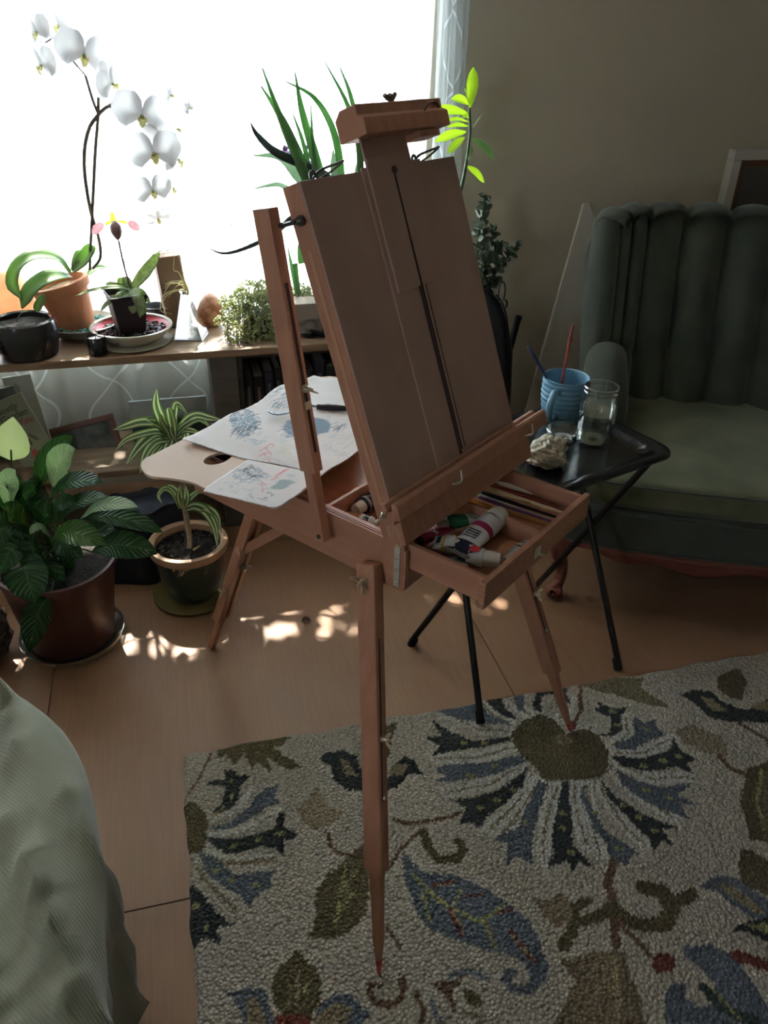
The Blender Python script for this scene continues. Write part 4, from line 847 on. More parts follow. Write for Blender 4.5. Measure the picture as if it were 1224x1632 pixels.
bdef = [('white handled paintbrush nearest the drawer divider, with a yellow mark', (884, 832), (728, 778), .0052, bw('brush white', (.6, .58, .52)), .016),
        ('orange handled paintbrush lying along the drawer divider', (876, 838), (712, 786), .0050, bw('brush orange', (.55, .24, .05)), .006),
        ('pale wooden handled paintbrush lying across the others', (899, 818), (745, 768), .0062, bw('brush pale wood', (.62, .45, .26)), .022),
        ('black handled paintbrush beneath the pale wooden one', (893, 826), (740, 776), .0050, bw('brush black', (.02, .02, .025)), .008),
        ('white handled paintbrush next to the far wall of the drawer', (906, 803), (768, 762), .0062, bw('brush cream', (.68, .62, .55)), .014),
        ('red and black paintbrush between the white and the pale wooden ones', (898, 810), (752, 766), .0045, bw('brush red', (.30, .03, .03)), .007),
        ('dull purple handled paintbrush with a pale end near the drawer front', (890, 834), (735, 783), .0042, bw('brush purple', (.22, .10, .28)), .019)]
brist = mat('hog bristle', (.42, .33, .2), .8, (.3, .22, .12), 200)
for lb, pa_, pb_, r, hm, hz in bdef: brush(lb, on_z(pa_[0]-3, pa_[1]-1, ZB+hz), on_z(*pb_, ZB+hz), r, hm, brist)

# ================================================================ PLANTS AND THINGS ON THE SHELF
terra = mat('terracotta', (.50, .20, .10), .85, (.58, .27, .15), 9, bump=.15, bscale=80)
blackgl = mat('black glaze', (.018, .018, .022), .22, (.03, .03, .035), 6, coat=.4)
soil = mat('potting soil', (.016, .012, .010), .95, (.05, .043, .036), 120, 2, bump=1, bscale=150, ramp=(.45, .75))
pebd = mat('black pebbles', (.02, .02, .025), .15, (.06, .06, .07), 40, spec=.8)
pebg = mat('green glass pebbles', (.05, .32, .28), .1, (.35, .55, .5), 60, transl=.3)
def pebbles(m, c, r, n, s, zj=.006, seed=1):
    rnd = random.Random(seed)
    for _ in range(n):
        a, q = rnd.uniform(0, 6.28), r*math.sqrt(rnd.random()); m.ball((c[0]+q*math.cos(a), c[1]+q*math.sin(a), c[2]+rnd.uniform(0, zj)), s*rnd.uniform(.7, 1.2), 6, (1, rnd.uniform(.7, 1), .7))
def pot_prof(r0, r1, h, th=.006, lip=0, liph=.02):
    p = [(r0*.2, 0), (r0, 0)]
    if lip: p += [(r0+(r1-r0)*.98*(1-liph/h), h-liph), (r1+lip*.5, h-liph+.002), (r1+lip, h-.003), (r1+lip-.002, h), (r1-th, h), (r1-th-.002, h-.02), (r1-th-.004, h*.75)]
    else: p += [(r1-(r1-r0)*.05, h*.93), (r1, h), (r1-th, h), (r1-th-.002, h-.02), (r1-th-.004, h*.75)]
    return p
# -- orchid with a long arching spray of white blossoms, in a tilted terracotta pot
OY = 2.775; oc = Vector((-.335, OY, SH+.022)); orc = thing('potted_orchid', 'white moth orchid with long arching flower spray in a tilted terracotta pot', 'orchid', oc)
tilt = Matrix.Rotation(R(-13), 4, 'Y')
m = MB(); m.lathe(pot_prof(.055, .088, .165, .007, .006, .032), M=tilt, seg=44); m.build('pot', terra, orc)
m = MB(); m.lathe([(.001, .145), (.08, .142)], M=tilt, capb=False); m.build('bark', mat('orchid bark', (.16, .09, .05), .9, (.3, .2, .12), 70, 2, bump=1, bscale=80), orc, smooth='all')
oleaf = leafmat('orchid leaf', [(0, (.17, .28, .14)), (.48, (.24, .36, .20)), (.5, (.36, .46, .28)), (.52, (.24, .36, .20)), (1, (.16, .26, .13))], .45, .35)
OL_ = lambda px, py, dy=0: on_y(px, py, OY+dy)-oc
for pth, wd, n_ in ((((112, 435, 0), (90, 412, -.03), (55, 408, -.06), (28, 425, -.08), (20, 455, -.10), (36, 478, -.12)), .020, (0, -.6, 1)),
                    (((112, 440, 0), (80, 442, -.06), (50, 462, -.09), (35, 492, -.11)), .024, (0, -.8, 1)),
                    (((115, 432, .01), (132, 415, .0), (143, 400, .0), (152, 394, 0)), .020, (-.4, -1, .5)),
                    (((118, 432, .01), (124, 412, .02), (128, 398, .03)), .014, (0, -1, .2)),
                    (((140, 438, .03), (152, 428, .05), (170, 426, .06)), .012, (0, -.6, 1)),
                    (((70, 470, -.1), (62, 485, -.1), (57, 497, -.1)), .012, (0, -1, .2))):
    m = MB(); m.leaf([OL_(*p) for p in pth], wd*1.12, n_, .35, 18, [.35, .8, 1, 1, .95, .8, .1]); m.build('leaf', oleaf, orc, solid=.0015)
stemm = mat('orchid stem', (.10, .08, .07), .6, (.15, .13, .09), 20)
for pth, r_ in ((((143, 430), (145, 380), (149, 300), (152, 240), (156, 190), (157, 155)), .0042), (((148, 428), (160, 410), (157, 378), (143, 330), (134, 262), (140, 210), (157, 183), (172, 170), (182, 172)), .0046),
                (((157, 183), (148, 160), (136, 120)), .0036), (((172, 168), (178, 165), (183, 166)), .0022), (((150, 428), (190, 300), (225, 205), (262, 160), (274, 165), (284, 178)), .0)):
    if r_: m = MB(); m.tube([OL_(*p) for p in pth], [r_, r_*1.3, r_*1.1], 8, smooth=26); m.build('flower_stem', stemm, orc)
m = MB(); m.tube([OL_(136, 120), OL_(112, 92), OL_(90, 62), (OL_(72, 68))], [.0022, .0015], 7, smooth=16); m.tube([OL_(182, 172), OL_(205, 182), OL_(240, 215), OL_(255, 260), OL_(262, 290), OL_(254, 345)], [.0022, .0016], 7, smooth=20)
m.tube([OL_(240, 215, .04), OL_(256, 175, .05), OL_(272, 162, .05), OL_(285, 178, .05), OL_(300, 179, .05)], [.0018, .0012], 7, smooth=16); m.build('flower_stem', stemm, orc)
petal = leafmat('white petal', [(0, (.60, .60, .62)), (.5, (.64, .63, .62)), (1, (.60, .60, .62))], .32, .5, (1, 1, 1)); lipm = mat('orchid lip', (.50, .47, .12), .5, (.7, .66, .4), 90, transl=.3)
FS = {}
def blossom(px, py, s, roll, turn, nod, dy=0):
    """face on, five tepals around a lip; s = half width in px"""
    c_ = OL_(px, py, dy); sz = s/F*(c_+oc-Vector(CAMP)).length
    fl = None
    fv = toward_cam(c_+oc); fv = Matrix.Rotation(turn, 3, 'Z') @ fv; fv.z += nod; fv.normalize()
    u_ = Vector((0, 0, 1)); u_ = (u_-fv*u_.dot(fv)).normalized(); r_ = u_.cross(fv); q = Matrix.Rotation(roll, 3, fv); u_ = q@u_; r_ = q@r_
    Mx = Matrix(((r_[0], u_[0], fv[0], c_[0]), (r_[1], u_[1], fv[1], c_[1]), (r_[2], u_[2], fv[2], c_[2]), (0, 0, 0, 1)))
    m = MB(); m.M = Mx
    for ang, ln, wd, z_ in ((90, .92, .36, -.03), (215, .85, .34, -.05), (325, .85, .34, -.05)):
        a = R(ang); m.leaf([(0, 0, z_*sz), (math.cos(a)*ln*.5*sz, math.sin(a)*ln*.5*sz, (z_-.04)*sz), (math.cos(a)*ln*sz, math.sin(a)*ln*sz, (z_-.16)*sz)], wd*sz, (0, 0, 1), -.15, 8, [.25, .8, 1, .95, .3])
    for sgn in (-1, 1): m.leaf([(0, .04*sz, .02*sz), (sgn*.45*sz, .16*sz, .06*sz), (sgn*.98*sz, .10*sz, -.05*sz)], .56*sz, (0, 0, 1), -.10, 10, [.18, .7, 1, 1, .85, .25], cols=7)
    f_ = m.build('flower', petal, orc, smooth='all')
    m = MB(); m.M = Mx; m.leaf([(0, -.02*sz, .02*sz), (0, -.16*sz, .18*sz), (0, -.34*sz, .16*sz)], .12*sz, (0, 0, 1), .8, 6, [.5, 1, .8, .1]); m.ball((0, 0, .08*sz), .07*sz, 8)
    for sgn in (-1, 1): m.leaf([(0, -.08*sz, .05*sz), (sgn*.13*sz, -.10*sz, .15*sz), (sgn*.13*sz, -.0*sz, .24*sz)], .07*sz, (-sgn, 0, .4), .3, 5, [.6, 1, .4])
    m.build('flower_lip', lipm, f_, smooth='all')
for a in ((60, 52, 25, .3, -.9, 0, .02), (68, 105, 30, .1, -1.0, -.1, 0), (95, 42, 27, .2, -.9, .2, .04), (133, 88, 38, -.25, .2, -.3, 0), (178, 134, 30, .3, .9, -.1, 0), (226, 185, 41, -.2, .1, -.2, -.02),
          (245, 245, 40, .05, .15, -.15, -.03), (243, 305, 30, .1, .3, -.25, -.03), (252, 348, 26, .5, .2, -1.2, 0), (283, 255, 30, -.3, 1.1, -.2, .03), (275, 300, 25, -.3, 1.1, -.6, .03), (282, 206, 22, .2, 1.3, 0, .04), (272, 152, 14, .2, .9, 0, .05), (302, 172, 11, .4, .7, 0, .05)): blossom(*a)
def bowl(label, c_, r0, r1, h, m_out, m_in=None, name='bowl', cat='bowl', th=.005):
    t = thing(name, label, cat, c_); m = MB(); m.lathe([(.001, 0), (r0, 0), (r0+.003, .004), ((r0+r1)/2+.006, h*.45), (r1, h-.002), (r1+.002, h)], seg=56, capb=False); m.build('outer_wall', m_out, t)
    m = MB(); m.lathe([(r1+.002, h), (r1-.003, h+.001), (r1-th, h-.003), ((r0+r1)/2, h*.5), (r0-.002, .007), (.001, .007)], seg=56, capb=False); m.build('inside', m_in or m_out, t); return t
ggl = mat('grey green glaze', (.30, .31, .24), .35, (.40, .40, .32), 12)
ob = bowl('grey green bowl of green glass pebbles under the terracotta orchid pot', Vector((-.325, OY, SH)), .075, .122, .045, ggl)
m = MB(); pebbles(m, (0, 0, .022), .105, 420, .007, .014, 3); o = m.build('glass_pebbles', pebg, None, loc=(-.325, OY, SH), smooth='all'); tag(o, 'green glass pebbles filling the bowl under the terracotta orchid pot', 'pebbles', None, 'stuff')
# -- slipper orchid in a square black pot
PY_ = 2.675; pc = Vector((-.165, PY_, SH+.024)); sp_ = thing('potted_slipper_orchid', 'slipper orchid with mottled leaves and one pink petalled flower in a square black pot', 'orchid', pc)
def sqring(h0, z, rot=.25): return [Vector((h0*math.sqrt(2)*math.cos(a+rot+.785), h0*math.sqrt(2)*math.sin(a+rot+.785), z)) for a in [k*math.pi/2 for k in range(4)]]
m = MB(); m.grid([sqring(.040, 0), sqring(.055, .128), sqring(.0585, .129), sqring(.0585, .140), sqring(.0545, .140), sqring(.05, .09)], closev=True); m.f.append((3, 2, 1, 0)); m.build('pot', mat('black plastic', (.02, .02, .024), .45), sp_, smooth=False, bevel=.003)
m = MB(); m.grid([sqring(.053, .122), sqring(.001, .125)], closev=True); m.build('bark', MATS['orchid bark'], sp_, smooth=False)
pleaf = leafmat('mottled leaf', [(0, (.32, .40, .25)), (.47, (.44, .50, .34)), (.5, (.24, .30, .18)), (.53, (.44, .50, .34)), (1, (.32, .40, .25))], .45, .45, nscale=70)
PL_ = lambda px, py, dy=0: on_y(px, py, PY_+dy)-pc
for pth, wd, n_ in ((((210, 462, 0), (228, 440, .02), (243, 420, .03), (255, 400, .03)), .017, (-.6, -1, .3)), (((206, 465, 0), (196, 472, -.03), (186, 482, -.04), (180, 488, -.04)), .016, (0, -.6, 1)),
                    (((210, 465, 0), (212, 480, -.04), (212, 492, -.05), (210, 500, -.05)), .013, (0, -1, .5)), (((208, 464, -.01), (218, 472, -.05), (225, 490, -.06), (223, 506, -.06)), .015, (0, -1, .5)),
                    (((205, 463, 0), (190, 458, -.02), (150, 462, -.04), (118, 473, -.05)), .007, (0, -.5, 1)), (((204, 464, 0), (185, 475, -.03), (170, 485, -.04), (160, 497, -.04)), .008, (0, -.6, 1)),
                    (((204, 460, .02), (195, 450, .03), (188, 443, .03)), .016, (0, -1, .4)), (((212, 462, -.01), (225, 468, -.03), (240, 484, -.03)), .012, (0, -.7, 1)),
                    (((206, 462, 0), (198, 476, -.04), (190, 486, -.05)), .011, (0, -1, .6)), (((207, 458, 0), (202, 448, .01), (200, 440, .02)), .012, (0, -1, .2)), (((208, 462, .02), (180, 455, .02), (168, 452, .03)), .010, (0, -.7, .7))):
    m = MB(); m.leaf([PL_(*p) for p in pth], wd*1.25, n_, .3, 14, [.45, .85, 1, .9, .7, .05]); m.build('leaf', pleaf, sp_, solid=.0012)
m = MB(); m.tube([PL_(208, 458), PL_(198, 425), PL_(192, 398), PL_(189, 383)], .0030, 7, smooth=14); m.tube([PL_(205, 455), PL_(200, 430), PL_(196, 404), (PL_(192, 384))], .0010, 6, smooth=12); m.build('flower_stem', mat('dark hairy stem', (.10, .05, .05), .8, (.25, .2, .15), 60), sp_)
pk = leafmat('pink petal', [(0, (.55, .26, .29)), (.5, (.62, .36, .38)), (1, (.55, .26, .29))], .35, .5, (1, .9, .9)); ygp = leafmat('spotted petal', [(0, (.50, .48, .08)), (1, (.50, .48, .08))], .4, .5, nscale=160)
f_ = None
m = MB(); fc_ = Vector((0, -.015, .012))
for a, c_ in (((165, 358), (147, 373)), ((205, 356), (223, 366))):
    m = MB(); m.leaf([PL_(*a)+fc_*.5, (PL_(*a)+PL_(*c_))/2+Vector((0, -.01, .004)), PL_(*c_)], .0135, (0, -1, .4), .2, 9, [.4, .9, 1, .8, .2]); f_ = m.build('petal', pk, sp_, smooth='all')
m = MB()
for a in ((168, 358), (203, 356)): m.leaf([PL_(184, 353), (PL_(184, 353)+PL_(*a))/2+Vector((0, 0, .003)), PL_(*a)], .0050, (0, -1, .3), .2, 7, [.5, .8, 1, .9])
m.leaf([PL_(181, 356), PL_(180, 347), PL_(178, 337)], .009, (0, -1, .2), .3, 7, [.5, 1, .9, .3]); m.build('upper_petal', ygp, sp_, smooth='all')
m = MB(); m.tube([PL_(183, 354, -.01), PL_(184, 362, -.02), PL_(187, 375, -.02), PL_(188, 382, -.015)], [.008, .016, .018, .011, .003], 12, smooth=8); m.ball(PL_(183, 357, -.022), .006, 8); m.build('pouch', mat('dusky pouch', (.22, .12, .13), .5, (.32, .2, .2), 40), sp_)
cream = mat('cream glaze', (.55, .52, .43), .3); redg = mat('red glaze', (.42, .03, .05), .3)
rb = bowl('cream bowl with red inside and black pebbles under the square black pot', Vector((-.160, PY_, SH+.008)), .080, .128, .042, cream, redg)
m = MB(); m.lathe([(.1285, .041), (.133, .043), (.133, .047), (.123, .047), (.122, .043)], seg=56, capb=False); m.build('rim', cream, rb)
m = MB(); pebbles(m, (0, 0, .020), .108, 420, .0062, .012, 4); o = m.build('black_pebbles', pebd, None, loc=(-.160, PY_, SH+.008), smooth='all'); tag(o, 'shiny black pebbles filling the cream and red bowl', 'pebbles', None, 'stuff')
m = MB(); m.lathe([(.001, 0), (.085, 0), (.122, .005), (.124, .0075), (.118, .0075), (.001, .004)], seg=56, capb=False); o = m.build('saucer', cream, None, loc=(-.158, PY_-.008, SH)); tag(o, 'cream saucer under the cream and red bowl', 'saucer')
m = MB(); m.lathe([(.001, 0), (.07, 0), (.082, .005), (.083, .007), (.078, .007), (.001, .004)], seg=56, capb=False); o = m.build('saucer', cream, None, loc=(-.30, PY_-.04, SH)); 
bpy.data.objects.remove(o)
# -- dark glazed planter at the far left with a small salt lamp glowing behind
kc = Vector((-.478, 2.61, SH)); kp = thing('potted_succulent', 'dark glazed round planter with a strap leaf plant at the left end of the shelf', 'plant', kc)
m = MB(); m.lathe([(.02, 0), (.078, 0), (.088, .006), (.097, .05), (.098, .085), (.092, .112), (.085, .117), (.079, .112), (.082, .09)], seg=48); m.build('pot', blackgl, kp)
m = MB(); m.lathe([(.001, .102), (.084, .098)], capb=False); m.build('soil', soil, kp, smooth='all')
KL = lambda px, py, dy=0: on_y(px, py, 2.61+dy)-kc
for pth, wd in ((((38, 545, .0), (20, 532, .0), (0, 518, .0), (-20, 512, 0)), .008), (((36, 548, -.02), (18, 540, -.02), (0, 535, -.02)), .007), (((40, 540, .02), (10, 522, .03), (-16, 506, .03)), .007)):
    m = MB(); m.leaf([KL(*p) for p in pth], wd, (0, -.4, 1), .5, 12, [.9, 1, 1, .8, .1]); m.build('leaf', oleaf, kp, solid=.003)
m = MB(); m.tube([KL(28, 530, .02), KL(27, 512, .02), KL(33, 500, .0), KL(44, 496, -.01)], .0018, 7, smooth=10); m.ball(KL(28, 528, .02), .006, 8); m.build('shoot', mat('green shoot', (.12, .16, .06), .5), kp)
dc = Vector((-.545, 2.60, SH)); o = MB().lathe([(.01, 0), (.035, 0), (.04, .01), (.04, .04), (.036, .042), (.034, .01)], seg=30).build('small_dish', blackgl, None, loc=(-.612, 2.55, SH)); tag(o, 'small black dish at the very left edge of the shelf', 'dish')
sl_ = thing('salt_lamp', 'glowing orange salt lamp behind the dark glazed planter', 'lamp', (-.535, 2.81, SH))
def rock(m, seed, rx, rz, z0, amp=.10):
    rnd = random.Random(seed); ph = [rnd.uniform(0, 6) for _ in range(8)]; rows = []
    for i in range(17):
        a = math.pi*i/16; row = []
        for k in range(28):
            b_ = 2*math.pi*k/28; q = 1+amp*(math.sin(2*b_+ph[0]+a)+.6*math.sin(3*b_+ph[1]-2*a)+.5*math.sin(5*a+ph[2]+b_))
            row.append((rx*math.sin(a)**.8*math.cos(b_)*q, rx*.8*math.sin(a)**.8*math.sin(b_)*q, z0+rz*(1-math.cos(a))*.5*(1+.05*q)))
        rows.append(row)
    m.grid(rows, closev=True)
m = MB(); rock(m, 5, .072, .19, .012); m.build('salt_crystal', mat('salt crystal', (.82, .46, .28), .5, (.90, .66, .50), 14, transl=.6, bump=.4, bscale=30, emit=(.9, .35, .12, .12)), sl_)
m = MB(); m.lathe([(.001, 0), (.07, 0), (.07, .014), (.001, .014)], capb=False); m.build('base', mat('lamp base wood', (.12, .06, .03), .5), sl_)
# -- candle, cup, cardboard tube
cd = thing('votive_candle', 'small black votive candle glass at the front edge of the shelf', 'candle', (-.268, 2.57, SH))
m = MB(); m.lathe([(.01, 0), (.028, 0), (.029, .004), (.029, .056), (.0275, .058), (.026, .056), (.026, .050)], seg=32); m.build('glass', mat('black glass', (.015, .015, .02), .12, spec=.8), cd)
m = MB(); m.lathe([(.001, .051), (.026, .050)], capb=False, seg=32); m.build('wax', mat('grey wax', (.16, .16, .17), .4), cd); m = MB(); m.tube([(0, 0, .05), (.001, 0, .063)], .0012, 6); m.build('wick', mat('white wick', (.6, .6, .6), .7), cd)
cp = thing('cup', 'dark low cup behind the bowl, left of the cardboard tube', 'cup', on_z(250, 532, SH)+Vector((0, .13, 0))); m = MB(); m.lathe([(.01, 0), (.034, 0), (.042, .03), (.045, .06), (.042, .061), (.039, .03), (.01, .008)], seg=32); m.build('cup_wall', mat('slate ceramic', (.10, .11, .12), .4), cp)
tb = thing('cardboard_tube', 'tall square brown cardboard tube standing on the shelf behind the glass vase', 'box', Vector((-.006, 2.82, SH)))
M_ = Matrix.Rotation(R(-4), 4, 'Y') @ Matrix.Rotation(.15, 4, 'Z')
m = MB(); m.box(-.043, .043, -.035, .035, 0.004, .245, M_); m.build('tube_wall', mat('brown card', (.24, .15, .11), .8, (.30, .19, .14), 12), tb, smooth=False, bevel=.004)
m = MB(); m.tube([M_ @ Vector((.028*math.cos(a), .024*math.sin(a), .262)) for a in np.linspace(0, 6.28, 25)], .0018, 6, caps=False); m.build('wire_ring', mat('grey wire', (.3, .3, .3), .4, metal=.8), tb)
# -- glass pyramid flask with pebbles and an air plant
fc = Vector((.03, 2.68, SH)); fk = thing('glass_vase', 'clear pyramid shaped glass vase with brown gravel in the bottom', 'vase', fc)
gl = thinglass('clear glass')
def sq2(h, z, dx=0): return [Vector((h*math.sqrt(2)*math.cos(a+.5)+dx, h*math.sqrt(2)*math.sin(a+.5), z)) for a in [k*math.pi/2 for k in range(4)]]
m = MB(); m.grid([sq2(.046, 0), sq2(.047, .004), sq2(.011, .148, -.008), sq2(.013, .160, -.010), sq2(.0105, .160, -.010), sq2(.0085, .148, -.008), sq2(.043, .008)], closev=True); m.f.append((3, 2, 1, 0)); m.f.append((24, 25, 26, 27)); m.build('glass_wall', gl, fk, smooth=False, bevel=.0015)
m = MB(); rnd = random.Random(9)
for _ in range(150): a_, q_ = rnd.uniform(-1, 1), rnd.uniform(-1, 1); z_ = rnd.uniform(.012, .034); h_ = .036-z_*.3; v_ = Matrix.Rotation(.5+.785, 3, 'Z') @ Vector((a_*h_, q_*h_, z_)); m.ball(v_, rnd.uniform(.002, .0042), 6)
o = m.build('brown_gravel', mat('brown gravel', (.25, .17, .12), .8, (.45, .36, .28), 90), None, loc=fc, smooth='all'); tag(o, 'brown gravel inside the pyramid shaped glass vase', 'gravel', None, 'stuff')
ap = thing('air_plant', 'air plant with thin curling pale leaves growing from the neck of the glass vase', 'plant', fc+Vector((-.012, 0, .150))); AL = lambda px, py, dy=0: on_y(px, py, 2.68+dy)-ap.location
aplm = mat('air plant leaf', (.55, .52, .30), .6, (.62, .60, .40), 30, transl=.4)
for pth in (((298, 470), (290, 455), (272, 452), (258, 475)), ((298, 470), (292, 440), (288, 420), (283, 400)), ((299, 470), (286, 436), (277, 430), (278, 405)), ((297, 470), (285, 462), (262, 470), (256, 495), (275, 500)), ((298, 468), (294, 450), (280, 452), (262, 452)),
            ((300, 470), (296, 455), (282, 456), (268, 475)), ((300, 472), (297, 455), (290, 448), (270, 450), (262, 460)), ((300, 472), (300, 460), (294, 445), (292, 432)), ((298, 474), (292, 462), (280, 464), (265, 472), (258, 488), (268, 492))):
    m = MB(); m.tube([AL(*p, random.uniform(-.01, .01)) for p in pth], [.0022, .0017, .0007], 6, smooth=16); m.build('leaf', aplm, ap)
eg = thing('painted_gourd', 'small terracotta and cream painted gourd beside the trailing succulent', 'gourd', Vector((.098, 2.79, SH)))
m = MB(); m.lathe([(.001, 0), (.03, .004), (.044, .025), (.046, .05), (.038, .082), (.024, .104), (.012, .112), (.001, .114)], M=Matrix.Rotation(.15, 4, 'Y'), seg=30, capb=False)
gm = mat('gourd paint', (.34, .13, .08), .55, (.55, .32, .22), 24, 2, ramp=(.42, .54)); m.build('shell', gm, eg)
# -- trailing succulent: a wide mound of tiny leaves, spilling over the shelf edge
tc0 = Vector((.34, 2.70, SH)); ts = thing('trailing_succulent', 'bushy pale green trailing succulent spreading along the shelf behind the easel arm', 'plant', tc0)
m = MB(); m.box(-.13, .12, -.05, .06, 0, .07); m.build('pot', mat('dark planter box', (.06, .05, .045), .6), ts, smooth=False, bevel=.006)
rnd = random.Random(21); m = MB(); st_ = MB()
blobs = [(415, 490, .045, 2.66), (385, 505, .035, 2.65), (440, 485, .05, 2.70), (470, 495, .05, 2.72), (400, 470, .045, 2.70), (368, 500, .030, 2.66), (430, 520, .045, 2.62), (495, 478, .04, 2.74), (375, 530, .032, 2.60), (400, 535, .032, 2.60), (450, 525, .045, 2.64), (360, 480, .02, 2.68), (505, 490, .035, 2.74), (420, 465, .035, 2.72), (350, 512, .016, 2.66), (385, 478, .035, 2.68), (478, 470, .035, 2.76)]
for bx_, by_, br, Y in blobs:
    c_ = on_y(bx_, by_, Y)-tc0; st_.tube([Vector((c_.x*.4, 0, .06)), c_*.6+Vector((0, 0, .05)), c_], .0016, 6, smooth=6)
    for _ in range(int(520*(br/.045)**2)):
        d = Vector((rnd.gauss(0, 1), rnd.gauss(0, 1), rnd.gauss(0, 1))).normalized(); p = c_+d*br*1.15*rnd.uniform(.75, 1.05)
        t_ = Vector((rnd.gauss(0, 1), rnd.gauss(0, 1), rnd.gauss(.4, 1))).normalized(); s_ = rnd.uniform(.0040, .0068)
        sd = t_.orthogonal().normalized(); nn = t_.cross(sd)
        m.add([p-t_*s_, p+sd*s_*.75, p+t_*s_, p-sd*s_*.75, p+nn*s_*.35], [(0, 1, 4), (1, 2, 4), (2, 3, 4), (3, 0, 4), (0, 3, 2, 1)])
for pth in (((362, 510), (364, 535), (375, 553), (395, 556)), ((430, 545), (440, 552), (446, 546)), ((394, 505), (394, 530), (392, 545))):
    Q_ = [on_y(*p, 2.60)-tc0 for p in pth]; st_.tube(Q_, .0022, 7, smooth=12)
    for q_ in catmull(Q_, 30):
        for _ in range(4): p = q_+Vector((rnd.gauss(0, .004), rnd.gauss(0, .004), rnd.gauss(0, .004))); s_ = .0042; t_ = Vector((rnd.gauss(0, 1), rnd.gauss(0, 1), rnd.gauss(0, 1))).normalized(); sd = t_.orthogonal().normalized(); nn = t_.cross(sd); m.add([p-t_*s_, p+sd*s_*.75, p+t_*s_, p-sd*s_*.75, p+nn*s_*.35], [(0, 1, 4), (1, 2, 4), (2, 3, 4), (3, 0, 4), (0, 3, 2, 1)])
m.build('foliage', mat('pale succulent leaf', (.42, .47, .24), .5, (.62, .65, .40), 25, transl=.5), ts, smooth=False); st_.build('stem', mat('succulent stem', (.14, .15, .07), .7), ts)
bx2 = thing('square_planter', 'pale square planter box at the right of the trailing succulent, beside the easel panel', 'planter', on_z(497, 545, SH)+Vector((0, .10, 0))); m = MB(); m.box(-.06, .05, -.03, .07, 0, .11); m.build('planter_wall', mat('pale clay', (.36, .30, .25), .8, (.42, .36, .3), 9), bx2, smooth=False, bevel=.004)
gb = thing('glass_ball', 'small clear glass ball on a dark dish, between the easel arm and panel', 'ornament', on_z(497, 541, SH)+Vector((0, .04, .01))); m = MB(); m.ball((0, 0, .024), .022, 20); m.build('ball', gl, gb, smooth='all'); m = MB(); m.lathe([(.001, -.01), (.026, -.01), (.032, -.004), (.03, -.003), (.001, -.002)], capb=False); m.build('dish', blackgl, gb)
dd = thing('dark_dish', 'low dark glazed dish on the shelf just left of the easel panel', 'dish', on_z(522, 541, SH)+Vector((0, .06, 0))); m = MB(); m.lathe([(.001, 0), (.035, 0), (.05, .014), (.052, .022), (.048, .021), (.034, .006), (.001, .005)], capb=False); m.build('dish_wall', mat('blue black glaze', (.02, .025, .04), .25), dd)
# -- aloe with long narrow leaves, behind the easel panel
AY = 2.72; ac = Vector((on_y(548, 400, AY).x, AY+.03, SH)); al = thing('potted_aloe', 'aloe with long narrow upright leaves standing behind the top of the easel panel', 'plant', ac)
m = MB(); m.lathe(pot_prof(.06, .095, .17, .006, .006, .03), seg=40); m.build('pot', terra, al)
m = MB(); m.lathe([(.001, .152), (.085, .150)], capb=False); m.build('soil', soil, al, smooth='all')
ZL = lambda px, py, dy=0: on_y(px, py, AY+dy)-ac
al1 = mat('aloe leaf', (.15, .31, .13), .45, (.22, .40, .18), 12, transl=.52); al2 = mat('pale aloe leaf', (.30, .42, .30), .5, (.38, .48, .36), 20, transl=.6); al3 = mat('dark aloe leaf', (.06, .09, .08), .5, transl=.15)
for pth, r_, mm_ in ((((525, 420), (508, 330), (478, 262), (448, 190), (418, 108)), .019, al1), (((530, 420), (515, 345), (485, 270), (452, 195), (416, 137)), .021, al1), (((530, 420), (522, 330), (502, 250), (482, 180), (470, 115)), .019, al1),
                     (((532, 420), (542, 330), (543, 270), (530, 205), (500, 155), (454, 129)), .014, al1), (((560, 420), (572, 330), (573, 240), (555, 170), (517, 97)), .013, al1), (((565, 420), (575, 300), (570, 210), (558, 150), (540, 103)), .012, al1),
                     (((540, 400), (530, 300), (495, 268), (440, 243), (410, 215), (399, 195)), .017, al3), (((530, 400), (505, 320), (470, 275), (445, 250), (404, 248)), .019, al2), (((530, 420), (515, 320), (500, 240), (495, 160)), .010, al1),
                     (((535, 420), (540, 330), (533, 270), (531, 238)), .020, al2), (((520, 420), (505, 330), (485, 235), (465, 176)), .011, al1), (((530, 410), (480, 345), (440, 370), (400, 392), (358, 404), (327, 393)), .0085, al3),
                     (((500, 420), (470, 320), (450, 296), (425, 296), (400, 303)), .008, al2), (((400, 303), (378, 320), (368, 345), (372, 385)), .0016, al3), (((550, 420), (565, 330), (570, 262), (600, 258)), .007, al2),
                     (((470, 420), (475, 470), (466, 430), (458, 390)), .009, al1), (((430, 385), (424, 395), (426, 415), (420, 455)), .003, al1), (((480, 420), (478, 395), (482, 370)), .010, al1)):
    m = MB(); m.tube([ZL(*p, -.0+random.uniform(-.02, .02) if i > 1 else 0) for i, p in enumerate(pth)], [r_*1.15, r_*1.1, r_*.95, r_*.62, r_*.10] if r_ > .002 else [r_], 10, flat=.42, hint=(.3, -1, .2), smooth=24); m.build('leaf', mm_, al, smooth='all')
fp = thing('purple_flower', 'spray of small purple blossoms among the aloe leaves', 'flower', ac+Vector((-.04, .05, .16))); pfm = mat('purple petal', (.36, .16, .42), .5, (.24, .14, .38), 60, transl=.4)
FL = lambda px, py: on_y(px, py, AY+.05)-fp.location
m = MB()
